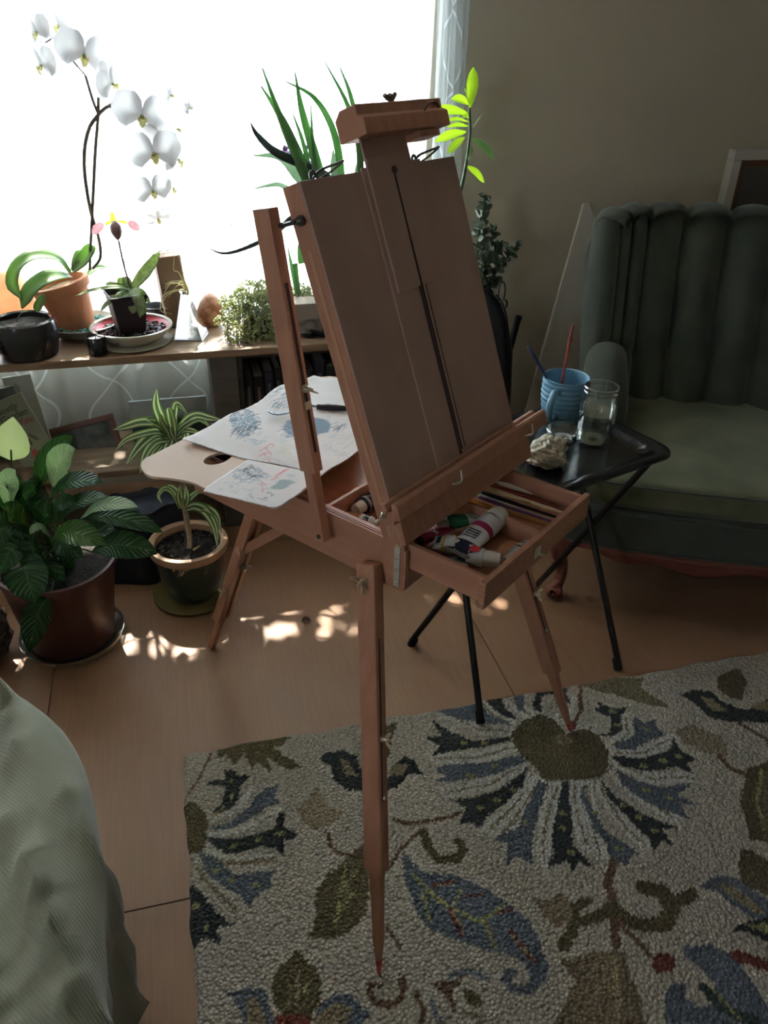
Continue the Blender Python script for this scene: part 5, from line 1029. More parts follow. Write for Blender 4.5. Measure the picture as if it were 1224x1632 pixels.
for c_, n_, s_ in (((452, 240), 7, 9), ((462, 246), 5, 7), ((490, 232), 7, 10), ((492, 246), 7, 9), ((475, 258), 4, 6), ((494, 262), 6, 8)):
    for k in range(n_):
        a = random.uniform(0, 6.28); p = FL(c_[0], c_[1]); e_ = FL(c_[0]+s_*math.cos(a), c_[1]+s_*math.sin(a)); m.leaf([p, (p+e_)/2+Vector((0, -.006, 0)), e_], .0065, (0, -1, .2), .2, 6, [.4, 1, .9, .2])
m.build('petals', pfm, fp, smooth='all'); m = MB(); m.tube([Vector((0, 0, 0)), FL(480, 300), FL(478, 262), FL(455, 243)], .0014, 6, smooth=12); m.tube([FL(480, 300), FL(488, 268), FL(490, 235)], .0014, 6, smooth=8); m.build('stem', mat('flower stalk', (.1, .16, .08), .6), fp)
# -- euphorbia-like plant with bright leaves to the right of the panel
EY = 2.74; ec = Vector((.80, EY, SH)); eu = thing('tall_leafy_plant', 'single stemmed plant with bright yellow green leaves right of the easel panel', 'plant', ec)
m = MB(); m.lathe(pot_prof(.05, .075, .13, .006, .005, .025)); m.build('pot', terra, eu); m = MB(); m.lathe([(.001, .115), (.068, .113)], capb=False); m.build('soil', soil, eu, smooth='all')
EL = lambda px, py, dy=0: on_y(px, py, EY+dy)-ec
m = MB(); m.tube([Vector((0, 0, .10)), EL(706, 400), EL(722, 345), EL(735, 300), EL(744, 255), EL(749, 210), EL(748, 172)], [.010, .008, .0065, .005, .004], 10, smooth=20); m.build('stem', mat('dark green stem', (.07, .12, .07), .5), eu)
ylm = leafmat('yellow green leaf', [(0, (.26, .42, .03)), (.47, (.30, .47, .04)), (.5, (.45, .58, .12)), (.53, (.30, .47, .04)), (1, (.26, .42, .03))], .55, .4, (1.25, 1.3, .5)); dlm = leafmat('dark green leaf', [(0, (.20, .30, .15)), (.1, (.06, .13, .06)), (.5, (.08, .16, .07)), (.9, (.06, .13, .06)), (1, (.20, .30, .15))], .25, .4)
T8 = lambda x_, y_: (320+x_/2.448, 80+y_/2.448)
for a, b_, wd, mm_, n_ in (((1050, 225), (1064, 66), .019, ylm, (-.3, -1, 0)), ((1048, 215), (1028, 146), .007, ylm, (-1, -.4, 0)), ((1045, 248), (893, 235), .017, ylm, (0, -1, .7)), ((1048, 210), (978, 190), .015, ylm, (0, -1, .6)), ((1045, 280), (955, 275), .010, ylm, (0, -.7, 1)), ((1035, 318), (913, 357), .016, ylm, (0, -1, .7)),
                       ((1045, 298), (960, 300), .009, ylm, (0, -1, 1)), ((1030, 340), (962, 402), .014, ylm, (-.4, -1, .4)), ((1058, 345), (1145, 425), .017, dlm, (.2, -1, .7)), ((1035, 452), (1106, 517), .014, ylm, (.2, -1, .6)), ((1060, 303), (1102, 245), .005, ylm, (1, -.3, .3)), ((1048, 365), (1056, 410), .010, dlm, (1, -1, 0)),
                       ((1046, 400), (1040, 440), .007, dlm, (1, -1, 0)), ((1050, 265), (1020, 258), .010, ylm, (0, -1, .6))):
    p0, p1 = EL(*T8(*a)), EL(*T8(*b_), random.uniform(-.03, .02)); md_ = (p0+p1)/2+Vector((0, -.004, .006)); m = MB(); m.leaf([p0, md_, p1], wd, n_, .22, 12, [.15, .55, .85, 1, .95, .7, .1]); m.build('leaf', mm_, eu, smooth='all')
# -- small leaved bush on the wall side, black bag below and a black rod
JY = 2.70; jc = Vector((.925, JY+.03, SH)); ju = thing('small_leaved_bush', 'dark small leaved bushy plant showing beside the right edge of the easel panel', 'plant', jc)
JL = lambda px, py, dy=0: on_y(px, py, JY+dy)-jc
m = MB(); st_ = MB(); rnd = random.Random(4); jbr = [((765, 470), (770, 400), (772, 350), (776, 315)), ((765, 470), (775, 430), (790, 408), (800, 390)), ((768, 480), (785, 440), (805, 415), (825, 388)), ((762, 470), (758, 430), (762, 380), (765, 345)), ((768, 485), (780, 455), (795, 448)), ((764, 470), (768, 440), (785, 395), (785, 365))]
for pth in jbr:
    Q_ = [JL(*p, random.uniform(-.02, .02)) for p in pth]; st_.tube([Vector((-.02, 0, .10))]+Q_, [.004, .002, .001], 6, smooth=14)
    for k, q_ in enumerate(catmull(Q_, 26)):
        for _ in range(3):
            d = Vector((rnd.gauss(0, 1), rnd.gauss(0, 1), rnd.gauss(.2, 1))).normalized(); l_ = rnd.uniform(.020, .034); m.leaf([q_, q_+d*l_*.5+Vector((0, 0, .001)), q_+d*l_], l_*.36, (rnd.gauss(0, 1), rnd.gauss(-1, 1), 1), .2, 4, [.3, 1, .9, .1], cols=3)
m.build('foliage', mat('dark small leaf', (.05, .085, .05), .5, (.13, .17, .11), 40, transl=.12), ju, smooth='all'); st_.build('stem', mat('woody stem', (.08, .06, .04), .8), ju)
m = MB(); m.lathe(pot_prof(.038, .052, .10)); m.build('pot', mat('dark pot', (.04, .035, .035), .5), ju)
bg = thing('black_bag', 'rounded black leather bag with two small strap loops behind the easel', 'bag', Vector((1.10, 2.66, 0)))
bl_ = mat('black leather', (.022, .022, .028), .38, (.035, .035, .04), 20, bump=.15, bscale=40)
BLc = lambda px, py, dy=0: on_y(px, py, 2.66+dy)-bg.location
cen = [((772, 462), .020), ((778, 485), .050), ((785, 520), .062), ((790, 560), .068), ((786, 610), .075), ((780, 660), .085), ((776, 700), .09)]
rows_ = []
for (q_, r_) in cen:
    c_ = BLc(*q_); rows_.append([c_+Vector((r_*math.cos(a), r_*.6*math.sin(a), 0)) for a in [2*math.pi*k/24 for k in range(24)]])
c_ = BLc(776, 735); c_.z = max(c_.z, 0.02); rows_.append([Vector((rows_[-1][k].x, rows_[-1][k].y, .02)) for k in range(24)])
m = MB(); m.grid(rows_, closev=True); m.f.append(tuple(range(24))); m.f.append(tuple(range(24*7, 24*8))[::-1]); m.build('bag_body', bl_, bg, smooth='all')
m = MB(); m.tube([BLc(794, 480, -.02), BLc(796, 455, -.02), BLc(803, 450, -.02), BLc(805, 462, -.02), BLc(803, 478, -.02)], .003, 8, smooth=16); m.tube([BLc(806, 478, -.03), BLc(808, 482, -.03), BLc(807, 490, -.03)], .004, 8); m.tube([BLc(790, 470, -.04), BLc(800, 482, -.05), BLc(808, 510, -.05), BLc(811, 560, -.04)], .0035, 8, smooth=12); m.build('strap_loop', bl_, bg)
rd = thing('black_rod', 'black round rod with a rounded cap leaning on the wall beside the black bag', 'rod', on_y(790, 640, 2.80))
q1 = on_y(826, 508, 2.86)-rd.location; dq = q1.normalized(); z0 = -rd.location.z; b0 = dq*(z0/dq.z)
rd.location = rd.location+b0; q1 = q1-b0
m = MB(); m.tube([Vector((0, 0, 0)), q1], .0125, 14); m.build('shaft', mat('black rubber', (.012, .012, .014), .5), rd); m = MB(); m.tube([q1-dq*.004, q1+dq*.010, q1+dq*.014], [.0145, .0150, .009], 14); m.build('end_cap', MATS['black rubber'], rd)

# ================================================================ UNDER THE SHELF
pn = thing('small_framed_picture', 'small brown framed dark picture leaning on the lower shelf under the red bowl', 'picture', on_y(96, 768, 2.74))
a, b_, c_ = on_y(79, 684, 2.78), on_y(180, 658, 2.78), on_y(203, 736, 2.70); a2 = on_y(102, 762, 2.70)
ux = (b_-a).normalized(); uy = ((a+b_)/2-(c_+a2)/2).normalized(); cen_ = (a+b_+c_+a2)/4; Mx = frame(cen_-pn.location, ux, uy); hw = (b_-a).length*.5; hh = ((a+b_)/2-(c_+a2)/2).length*.5
m = MB(); fw_ = .022; m.box(-hw, hw, hh-fw_, hh, -.008, .008, Mx).box(-hw, hw, -hh, -hh+fw_, -.008, .008, Mx).box(-hw, -hw+fw_, -hh+fw_, hh-fw_, -.008, .008, Mx).box(hw-fw_, hw, -hh+fw_, hh-fw_, -.008, .008, Mx); m.build('frame', mat('red brown frame', (.17, .07, .05), .45), pn, smooth=False, bevel=.002)
m = MB(); m.box(-hw+fw_, hw-fw_, -hh+fw_, hh-fw_, -.006, .001, Mx); m.build('picture', mat('murky landscape', (.035, .045, .04), .3, (.13, .13, .12), 26, 3), pn, smooth=False)
def card(name, label, cat, quad, Y, th, m_, par=None):
    P = [on_y(px, py, Y+dy) for px, py, dy in quad]; o_ = P[3]; t = thing(name, label, cat, o_); Mx = frame((P[0]+P[1]+P[2]+P[3])/4-o_, P[2]-P[3], P[0]-P[3])
    w_, h_ = (P[2]-P[3]).length/2, (P[0]-P[3]).length/2; m = MB(); m.box(-w_, w_, -h_, h_, -th, 0, Mx); m.build('cover', m_, t, smooth=False, bevel=.0008); return t, Mx, w_, h_
gt, gM, gw, gh = card('garden_booklet', 'pale green booklet with a red radish drawing leaning under the left of the shelf', 'booklet', ((2, 645, .04), (33, 616, .04), (98, 760, 0), (45, 782, 0)), 2.62, .006, mat('pale olive paper', (.33, .35, .24), .8))
grn = mat('green print', (.10, .15, .09), .8); redp = mat('red print', (.42, .10, .09), .8)
text('Mostly', .030, grn, gt, gM @ Matrix.Translation((-.012, gh*.78, .0004)) @ Matrix.Rotation(.05, 4, 'Z'), shear=.3, bold=.0006); text('Garden', .032, grn, gt, gM @ Matrix.Translation((.0, gh*.60, .0004)), shear=.3, bold=.0006)
text('for You', .030, redp, gt, gM @ Matrix.Translation((.004, gh*.42, .0004)), shear=.3, bold=.0006)
m = MB(); m.prism([(.014*math.cos(a)*(1-.25*math.sin(a)), -gh*.32+.018*math.sin(a)) for a in np.linspace(0, 6.1, 18)], 0, .0008, gM); m.prism([(-.002, -gh*.32-.016), (.001, -gh*.32-.045), (.003, -gh*.32-.016)], 0, .0008, gM); m.build('radish_drawing', redp, gt, smooth=False)
m = MB()
for cx_, cy_, a_ in ((-.018, -.004, .5), (.002, .0, -.1), (-.020, -.035, .9), (.022, .006, -.6)): m.prism([(cx_+.020*math.cos(t_)*math.sin(a_)+.006*math.sin(t_)*math.cos(a_), cy_+.020*math.cos(t_)*math.cos(a_)-.006*math.sin(t_)*math.sin(a_)) for t_ in np.linspace(0, 6.0, 14)], 0, .0006, gM)
m.build('leaf_drawing', mat('brown green print', (.15, .15, .09), .8), gt, smooth=False)
gt2, *_ = card('white_folder', 'white card folder standing behind the garden booklet under the shelf', 'folder', ((6, 602, .0), (48, 597, .0), (92, 738, 0), (50, 745, 0)), 2.80, .006, mat('white card', (.62, .64, .60), .7))
gt3, *_ = card('grey_book', 'plain grey book behind the garden booklet at the left edge', 'book', ((-30, 626, .02), (24, 617, .02), (40, 668, .02), (-12, 680, .02)), 2.75, .012, mat('grey cover', (.20, .20, .17), .7))
gt4, *_ = card('green_book', 'dull green book leaning under the grey book at the left edge under the shelf', 'book', ((-20, 655, .0), (8, 650, 0), (60, 800, -.04), (20, 815, -.04)), 2.72, .012, mat('dull green cover', (.07, .12, .05), .6))
bk5, bM, bw_, bh_ = card('pale_box', 'pale blue grey translucent box behind the variegated plant, under the shelf', 'box', ((206, 642, 0), (328, 628, 0), (330, 660, 0), (208, 670, 0)), 2.72, .012, mat('pale blue box', (.42, .48, .50), .3, (.5, .56, .58), 5))
dk6, *_ = card('dark_case', 'dark flat case under the pale box behind the variegated plant', 'box', ((208, 672, 0), (330, 662, 0), (332, 712, 0), (216, 722, 0)), 2.74, .03, mat('dark case', (.04, .06, .065), .5))

# ================================================================ PLANTS ON THE FLOOR
# peace lily
lc = on_z(118, 1015, 0); lc.z = .010; ly = thing('potted_peace_lily', 'large peace lily with broad glossy leaves in a maroon pot on the floor', 'plant', lc)
m = MB(); m.lathe([(.03, 0), (.118, 0), (.122, .004), (.160, .262), (.166, .264), (.168, .282), (.160, .284), (.154, .268), (.150, .22)], seg=56); m.build('pot', mat('maroon plastic', (.085, .030, .028), .38, (.10, .038, .034), 6), ly)
m = MB(); m.lathe([(.001, .250), (.152, .246)], capb=False, seg=40); m.build('soil', soil, ly, smooth='all')
m = MB(); m.lathe([(.001, 0), (.130, 0), (.150, .012), (.153, .026), (.150, .026), (.146, .014), (.128, .004), (.001, .004)], seg=56, capb=False); o = m.build('plant_saucer', thinglass('clear plastic', (.8, .82, .82), .1, .12), None, loc=lc-Vector((0, 0, .008))); tag(o, 'clear plastic saucer under the maroon pot of the peace lily', 'saucer')
g1 = leafmat('lily leaf', [(0, (.018, .065, .020)), (.46, (.028, .090, .028)), (.5, (.07, .15, .06)), (.54, (.028, .090, .028)), (1, (.018, .065, .020))], .28, .28, (1.5, 1.6, .6), vein=75)
g2 = leafmat('young lily leaf', [(0, (.05, .13, .03)), (.46, (.07, .16, .035)), (.5, (.12, .22, .07)), (.54, (.07, .16, .035)), (1, (.05, .13, .03))], .32, .28, (1.5, 1.6, .6), vein=70)
pale = leafmat('pale spathe', [(0, (.42, .50, .22)), (.5, (.46, .53, .26)), (1, (.42, .50, .22))], .45, .5, (1.1, 1.1, .9))
bright = leafmat('sunlit lily leaf', [(0, (.26, .38, .22)), (.46, (.34, .46, .28)), (.5, (.42, .54, .36)), (.54, (.34, .46, .28)), (1, (.26, .38, .22))], .3, .3, (1.2, 1.3, .8), vein=75)  # sunlight on these leaves is put into a paler blade colour
CR = lambda x_, y_: (x_/3.022, 580+y_/3.022)
lprof = [.10, .55, .86, 1, .97, .82, .52, .04]
stl = MB()
def lleaf(a, b_, wpx, Ya, Yb, mm_=g1, n_=None, arch=.03, base=None):
    p0 = on_y(*CR(*a), Ya); p1 = on_y(*CR(*b_), Yb); n_ = Vector(n_) if n_ else (toward_cam((p0+p1)/2)+Vector((0, 0, .4))); md_ = (p0+p1)/2+Vector((0, -.2, 1)).normalized()*arch
    wd = wpx/3.022/F*((p0+p1)/2-Vector(CAMP)).length/2
    p0, md_, p1 = p0-lc, md_-lc, p1-lc
    m = MB(); m.leaf([p0, p0.lerp(md_, .6)+Vector((0, 0, arch*.3)), md_, md_.lerp(p1, .55)+Vector((0, 0, arch*.15)), p1], wd, n_, .26, 18, lprof, wave=.03, cols=7); m.build('leaf', mm_, ly, smooth='all')
    b0 = Vector((random.uniform(-.05, .05), random.uniform(-.05, .05), .24)); stl.tube([b0, b0.lerp(p0, .5)+Vector((0, 0, .03)), p0], .0028, 6, smooth=8)
Lc = lc.y
for L in (((165, 630), (350, 345), 105, Lc+.05, Lc+.08, g1), ((255, 590), (362, 410), 120, Lc+.02, Lc-.02, bright), ((240, 640), (500, 572), 95, Lc, Lc-.10, g1, (0, -.6, 1)), ((270, 770), (520, 640), 90, Lc, Lc-.06, g1, (0, -.5, 1)), ((390, 745), (665, 690), 85, Lc, Lc-.12, bright, (0, -.5, 1)),
          ((255, 840), (508, 870), 120, Lc-.08, Lc-.16, g2, (0, -.8, .9)), ((400, 745), (785, 812), 105, Lc-.02, Lc-.06, g1, (0, -.6, 1)), ((445, 905), (758, 915), 135, Lc-.04, Lc-.10, g1, (0, -.8, .9)), ((120, 960), (165, 1150), 185, Lc-.14, Lc-.20, g1, (0, -1, .5)), ((240, 1120), (140, 1385), 120, Lc-.16, Lc-.22, g1, (0, -1, .35)),
          ((200, 990), (315, 1050), 75, Lc-.12, Lc-.17, g1, (0, -.8, .8)), ((170, 760), (195, 680), 95, Lc, Lc, g1), ((60, 740), (30, 620), 90, Lc, Lc, g1), ((40, 700), (75, 510), 95, Lc-.02, Lc-.04, bright), ((100, 640), (20, 560), 80, Lc, Lc-.02, g1), ((250, 760), (365, 670), 95, Lc-.02, Lc-.06, g1, (0, -.6, 1)),
          ((60, 780), (-30, 920), 100, Lc-.08, Lc-.14, g1), ((40, 800), (-60, 780), 90, Lc-.04, Lc-.08, g1), ((240, 830), (145, 820), 44, Lc-.06, Lc-.10, bright, (0, -.6, 1)), ((120, 880), (0, 1010), 120, Lc-.10, Lc-.16, g1), ((120, 800), (20, 700), 90, Lc-.04, Lc-.08, g2), ((180, 880), (110, 940), 90, Lc-.08, Lc-.12, g1), ((150, 720), (90, 600), 85, Lc, Lc, g1),
          ((250, 900), (400, 940), 95, Lc-.08, Lc-.13, g1, (0, -.6, 1)), ((300, 900), (420, 800), 80, Lc-.04, Lc-.08, g1, (0, -.6, 1)), ((210, 800), (250, 700), 90, Lc-.02, Lc-.04, g1), ((140, 850), (60, 860), 90, Lc-.06, Lc-.10, g1), ((380, 880), (560, 800), 90, Lc-.02, Lc-.04, g1, (0, -.6, 1)), ((200, 920), (130, 1000), 100, Lc-.1, Lc-.14, g1),
          ((300, 620), (310, 480), 70, Lc+.06, Lc+.08, g1), ((180, 660), (150, 560), 80, Lc+.04, Lc+.04, g1), ((340, 860), (330, 1000), 70, Lc-.06, Lc-.04, g1)): lleaf(*L)
stl.build('stem', mat('lily stem', (.04, .10, .03), .5), ly)
p0, p1 = on_y(*CR(55, 462), Lc-.02)-lc, on_y(*CR(62, 255), Lc-.02)-lc
m = MB(); m.leaf([p0, (p0+p1)/2+Vector((0, -.012, 0)), p1], .046, (0, -1, .2), .3, 14, [.1, .7, 1, 1, .85, .5, .03], cols=7); m.build('spathe', pale, ly, smooth='all')
m = MB(); m.tube([Vector((0, 0, .24)), on_y(*CR(68, 700), Lc-.02)-lc, p0, p0.lerp(p1, .3)+Vector((0, -.018, 0))], [.003, .0028, .0022], 7, smooth=12); m.build('flower_stem', MATS['lily stem'], ly)
# crumpled dark bag at the left edge
cb = on_z(5, 1065, 0); cb.z = 0; cbm = MB(); rnd = random.Random(8); rows_ = []
for i in range(26):
    a = math.pi*i/25; rows_.append([])
    for k in range(40):
        b_ = 2*math.pi*k/40; q = 1+.07*math.sin(7*b_+5*a)+.06*math.sin(11*b_-9*a)+rnd.uniform(-.07, .07); rows_[-1].append((.085*math.sin(a)**.7*math.cos(b_)*q, .085*math.sin(a)**.7*math.sin(b_)*q, max(0, .10*(1-math.cos(a))*(1+.04*rnd.uniform(-1, 1)))))
cbm.grid(rows_, closev=True); o = cbm.build('crumpled_bag', mat('crinkled brown foil', (.09, .065, .055), .3, (.17, .13, .12), 30, metal=.3), None, smooth=False, loc=(cb.x-.055, cb.y+.05, 0)); tag(o, 'crumpled dark brown wrapper standing on the floor left of the maroon pot', 'bag')
# variegated dracaena in a green glazed pot
dc_ = on_z(310, 945, 0); dc_.z = .006; dr_ = thing('potted_dracaena', 'variegated striped dracaena in a green glazed pot with tan rim on the floor', 'plant', dc_)
m = MB(); m.lathe([(.02, 0), (.072, 0), (.080, .012), (.105, .10), (.112, .172)], seg=56); m.build('pot', mat('dark green glaze', (.022, .045, .035), .12, (.035, .06, .05), 7, coat=.5), dr_)
m = MB(); m.lathe([(.112, .170), (.122, .176), (.127, .190), (.124, .203), (.114, .206), (.104, .200), (.101, .17)], seg=56, capb=False); m.build('rim', mat('tan glazed rim', (.36, .22, .13), .4, (.42, .27, .17), 9), dr_)
m = MB(); m.lathe([(.001, .182), (.102, .178)], capb=False, seg=40); pebbles(m, (0, 0, .178), .098, 260, .0045, .004, 7); m.build('soil', soil, dr_, smooth='all')
m = MB(); m.lathe([(.001, 0), (.115, 0), (.130, .006), (.132, .011), (.127, .010), (.113, .004), (.001, .004)], seg=56, capb=False); o = m.build('plant_saucer', mat('olive yellow glaze', (.26, .21, .09), .35), None, loc=dc_-Vector((0, 0, .005))); tag(o, 'olive yellow saucer under the green glazed pot', 'saucer')
vg = leafmat('variegated leaf', [(0, (.09, .17, .06)), (.16, (.10, .18, .07)), (.18, (.58, .60, .38)), (.34, (.60, .62, .42)), (.37, (.10, .19, .09)), (.63, (.10, .19, .09)), (.66, (.60, .62, .42)), (.82, (.58, .60, .38)), (.84, (.10, .18, .07)), (1, (.09, .17, .06))], .38, .38, (1.2, 1.25, .8))
DL = lambda px, py, dy=0: on_y(px, py, dc_.y+dy)-dc_
q5 = lambda x_, y_: (180+x_/5.564, 600+y_/5.564)
m = MB(); m.tube([Vector((.0, -.01, .17)), DL(303, 860), DL(296, 820), DL(293, 790), DL(289, 745), DL(284, 705)], [.009, .0085, .0075], 10, smooth=16); m.build('stem', mat('pale ringed stem', (.24, .20, .14), .7, (.34, .30, .22), 60, stretch=(1, 1, 3)), dr_)
ctr = q5(540, 560)
for pth, wd in (((q5(530, 560), q5(430, 380), q5(385, 250), q5(388, 110)), .014), ((q5(545, 560), q5(525, 420), q5(500, 300), q5(495, 275)), .012), ((q5(530, 560), q5(490, 470), q5(440, 390), q5(425, 330)), .010), ((q5(540, 500), q5(545, 330), q5(570, 245), q5(660, 330)), .010),
                ((q5(560, 520), q5(640, 400), q5(740, 345), q5(860, 370), q5(970, 385)), .012), ((q5(560, 540), q5(620, 450), q5(760, 380), q5(865, 450)), .010), ((q5(500, 520), q5(400, 420), q5(250, 405), q5(120, 440), q5(0, 475)), .014), ((q5(500, 540), q5(420, 490), q5(300, 500), q5(120, 560), q5(20, 660)), .011),
                ((q5(510, 550), q5(400, 500), q5(290, 560), q5(200, 660), q5(120, 780)), .015), ((q5(500, 560), q5(380, 580), q5(290, 690), q5(240, 860)), .013), ((q5(450, 470), q5(400, 420), q5(340, 400), q5(300, 400)), .012), ((q5(560, 560), q5(620, 480), q5(700, 480), q5(770, 500)), .009), ((q5(560, 560), q5(640, 500), q5(650, 560), q5(640, 620)), .010), ((q5(490, 560), q5(400, 640), q5(340, 740), q5(330, 830)), .010), ((q5(540, 560), q5(560, 640), q5(600, 680)), .013), ((q5(520, 560), q5(480, 640), q5(470, 720)), .013)):
    m = MB(); m.leaf([DL(*p, -.012*i+random.uniform(-.01, .01)) for i, p in enumerate(pth)], wd*1.1, (0, -1, .8), .25, 20, [.6, .85, 1, 1, .9, .6, .04]); m.build('leaf', vg, dr_, smooth='all')
q6 = lambda x_, y_: (140+x_/4.708, 740+y_/4.708)
for pth, wd in (((q6(730, 340), q6(800, 315), q6(880, 350), q6(950, 470), q6(975, 640)), .016), ((q6(720, 330), q6(760, 260), q6(820, 210), q6(855, 220)), .010), ((q6(690, 330), q6(650, 230), q6(600, 185), q6(560, 190), q6(530, 240), q6(560, 300)), .009), ((q6(700, 330), q6(670, 220), q6(620, 170), q6(590, 175)), .012), ((q6(720, 330), q6(740, 250), q6(735, 160)), .012), ((q6(710, 330), q6(690, 240), q6(690, 160)), .012), ((q6(740, 340), q6(850, 320), q6(960, 380), q6(1000, 520)), .014)):
    m = MB(); m.leaf([DL(*p, -.03-.006*i) for i, p in enumerate(pth)], wd, (0, -1, .7), .3, 18, [.5, .8, 1, 1, .8, .5, .04]); m.build('leaf', vg, dr_, smooth='all')
m = MB(); m.tube([DL(*q6(795, 640), -.03), DL(*q6(820, 625), -.04), DL(*q6(845, 605), -.04)], [.004, .003, .001], 7); m.build('side_shoot', mat('pale shoot', (.4, .4, .22), .5), dr_)
db = thing('dark_basket', 'dark navy cloth bag on the floor behind the green glazed pot, under the shelf', 'bag', Vector((-.20, 2.36, 0)))
m = MB(); rows_ = []
for i in range(14):
    a = i/13; rows_.append([(.17*(1-.25*a*a)*math.cos(b_)*(1+.05*math.sin(5*b_+a*4)), .11*(1-.3*a*a)*math.sin(b_)*(1+.05*math.sin(7*b_)), .26*a+.01*math.sin(6*b_)*a) for b_ in [2*math.pi*k/40 for k in range(40)]])
m.grid(rows_, closev=True); m.f.append(tuple(range(40))[::-1]); m.f.append(tuple(range(13*40, 14*40))); m.build('bag_body', mat('navy cloth', (.018, .022, .035), .85, (.03, .034, .05), 18), db, smooth='all')

dl = on_z(488, 991, 0); m = MB(); m.leaf([(-.014, 0, .002), (0, .003, .007), (.014, -.002, .003)], .008, (0, 0, 1), .8, 8, [.1, .8, 1, .7, .1])
o = m.build('dry_leaf', mat('dry brown leaf', (.06, .025, .015), .8), None, loc=(dl.x, dl.y, 0), solid=.001); tag(o, 'small curled dry brown leaf on the floor behind the front easel leg', 'leaf')

# ================================================================ ARMCHAIR (local: x = across, y = back, origin on the floor at the centre of the front edge)
CA = R(-24); CO = Vector((1.49, 1.69, 0)); ch = thing('armchair', 'dark green velvet channel back armchair with carved wooden apron and curved feet', 'armchair', CO, CA)
vel = mat('green velvet', (.042, .052, .040), .85, (.074, .084, .062), 5, 5, sheen=.22, bump=.25, bscale=70)
velw = mat('worn green velvet', (.062, .075, .032), .85, (.155, .155, .085), 5, 5, sheen=.2, bump=.25, bscale=70)
mah = mat('mahogany', (.14, .04, .028), .3, (.22, .07, .05), 12, 4, (1, 1, 5))
HWD = .47; BXO = .130
def backcurve(s):   # s -1..1 across: plan position of the inner back face
    x = BXO+HWD*math.sin(s*1.45)/math.sin(1.45); y = .665-.13*abs(s)**3.4; return x, y
NCH = 9; m = MB(); rows_ = []; NS = NCH*10
for i in range(NS+1):
    s = -1+2*i/NS; x, y = backcurve(s); x2, y2 = backcurve(min(1, s+.01)) ; x1_, y1_ = backcurve(max(-1, s-.01)); tx, ty = x2-x1_, y2-y1_; l = math.hypot(tx, ty); nx_, ny_ = ty/l, -tx/l     # toward the sitter
    ph = (i % 10)/10; bul = abs(math.sin(math.pi*ph))**.55
    top = 1.035+.022*(1-abs(s)**2.5)+.028*bul; row = []
    for j in range(19):
        v = j/18; z = .40+(top-.40)*v; rake = .265*v**1.15
        depth = .008+.056*bul*(1-.45*math.exp(-((v-.33)/.05)**2))*(1 if v < .93 else 1) + .030*math.exp(-((v-.30)/.13)**2)*0
        row.append((x*(1+.05*v)+nx_*depth, y+rake+ny_*depth, z))
    ex, ey = x*(1.05), y+.225
    for a in (.35, .8, 1.25, 1.6, 2.0, 2.5): row.append((ex+nx_*(.058*math.cos(a)-.01), ey+ny_*(.058*math.cos(a)-.01), top+.036*math.sin(a)))
    row.append((ex-nx_*.06, ey-ny_*.06, top-.01)); row.append((ex-nx_*.075, ey-ny_*.075, top-.10)); row.append((x-nx_*.07, y+.06-ny_*.07, .60)); row.append((x-nx_*.07, y-ny_*.07+.02, .22))
    rows_.append(row)
def wing_end(sgn):
    x, y = backcurve(sgn); x0, y0 = backcurve(sgn*.98); t = Vector((x-x0, y-y0, 0)).normalized(); nn = Vector((-t.y, t.x, 0))*(1 if sgn > 0 else -1)
    if nn.y > 0: nn = -nn
    n_ = len(rows_[0]); res = []; top = 1.045
    for ph_ in (15, 40, 65, 90, 115, 140, 165):
        a_ = R(ph_); dirv = nn*math.cos(a_)+t*math.sin(a_); row = []; rad = .052
        for j in range(19):
            v = j/18; z = .40+(top-.40)*v; c_ = Vector((x*(1+.05*v), y+.265*v**1.15, z))-nn*.012; row.append(c_+dirv*rad*(.85+.15*min(1, v*3)))
        ctr_ = Vector((x*1.05, y+.265, top))-nn*.012
        for b_ in (18, 36, 54, 72, 84, 90): row.append(ctr_+dirv*rad*math.cos(R(b_))+Vector((0, 0, .042*math.sin(R(b_)))))
        for z in (top-.01, top-.10, .60, .22): row.append(Vector((ctr_.x, ctr_.y-.265*(1-max(0, (z-.4)/.645)), z))+(t*.02+nn*-.02))
        res.append(row[:n_]+[row[-1]]*(n_-len(row)))
    return res
rows_ = wing_end(-1)[::-1]+rows_+wing_end(1)
m.grid(rows_, closev=True); m.build('backrest', vel, ch, smooth='all')
# arms: low, rounded, dropping to the seat rail
for s_ in (-1, 1):
    m = MB(); rows_ = []
    for y_, zt, hw_, ox in ((.60, .70, .070, .0), (.52, .665, .076, .002), (.44, .635, .080, .006), (.37, .61, .080, .010), (.32, .58, .076, .012), (.285, .54, .070, .012), (.265, .49, .062, .010), (.262, .46, .055, .01)):
        cx_ = BXO+s_*(HWD-.02+ox); row = [(cx_+hw_, y_, .25)]
        for a in np.linspace(0, math.pi, 13): row.append((cx_+hw_*math.cos(a)*(1+.08*math.sin(a)), y_-.012*math.sin(a), zt-hw_+hw_*math.sin(a)))
        row.append((cx_-hw_, y_, .25)); rows_.append(row)
    m.grid(rows_); n_ = len(rows_[0]); m.f.append(tuple(range(7*n_, 8*n_))); m.build('armrest', vel, ch, smooth='all')
    m = MB(); m.box(BXO*.5+s_*HWD-.05, BXO*.5+s_*HWD+.05, .10, .62, .235, .43); m.build('side_rail', vel, ch, smooth=False, bevel=.03, bseg=4)
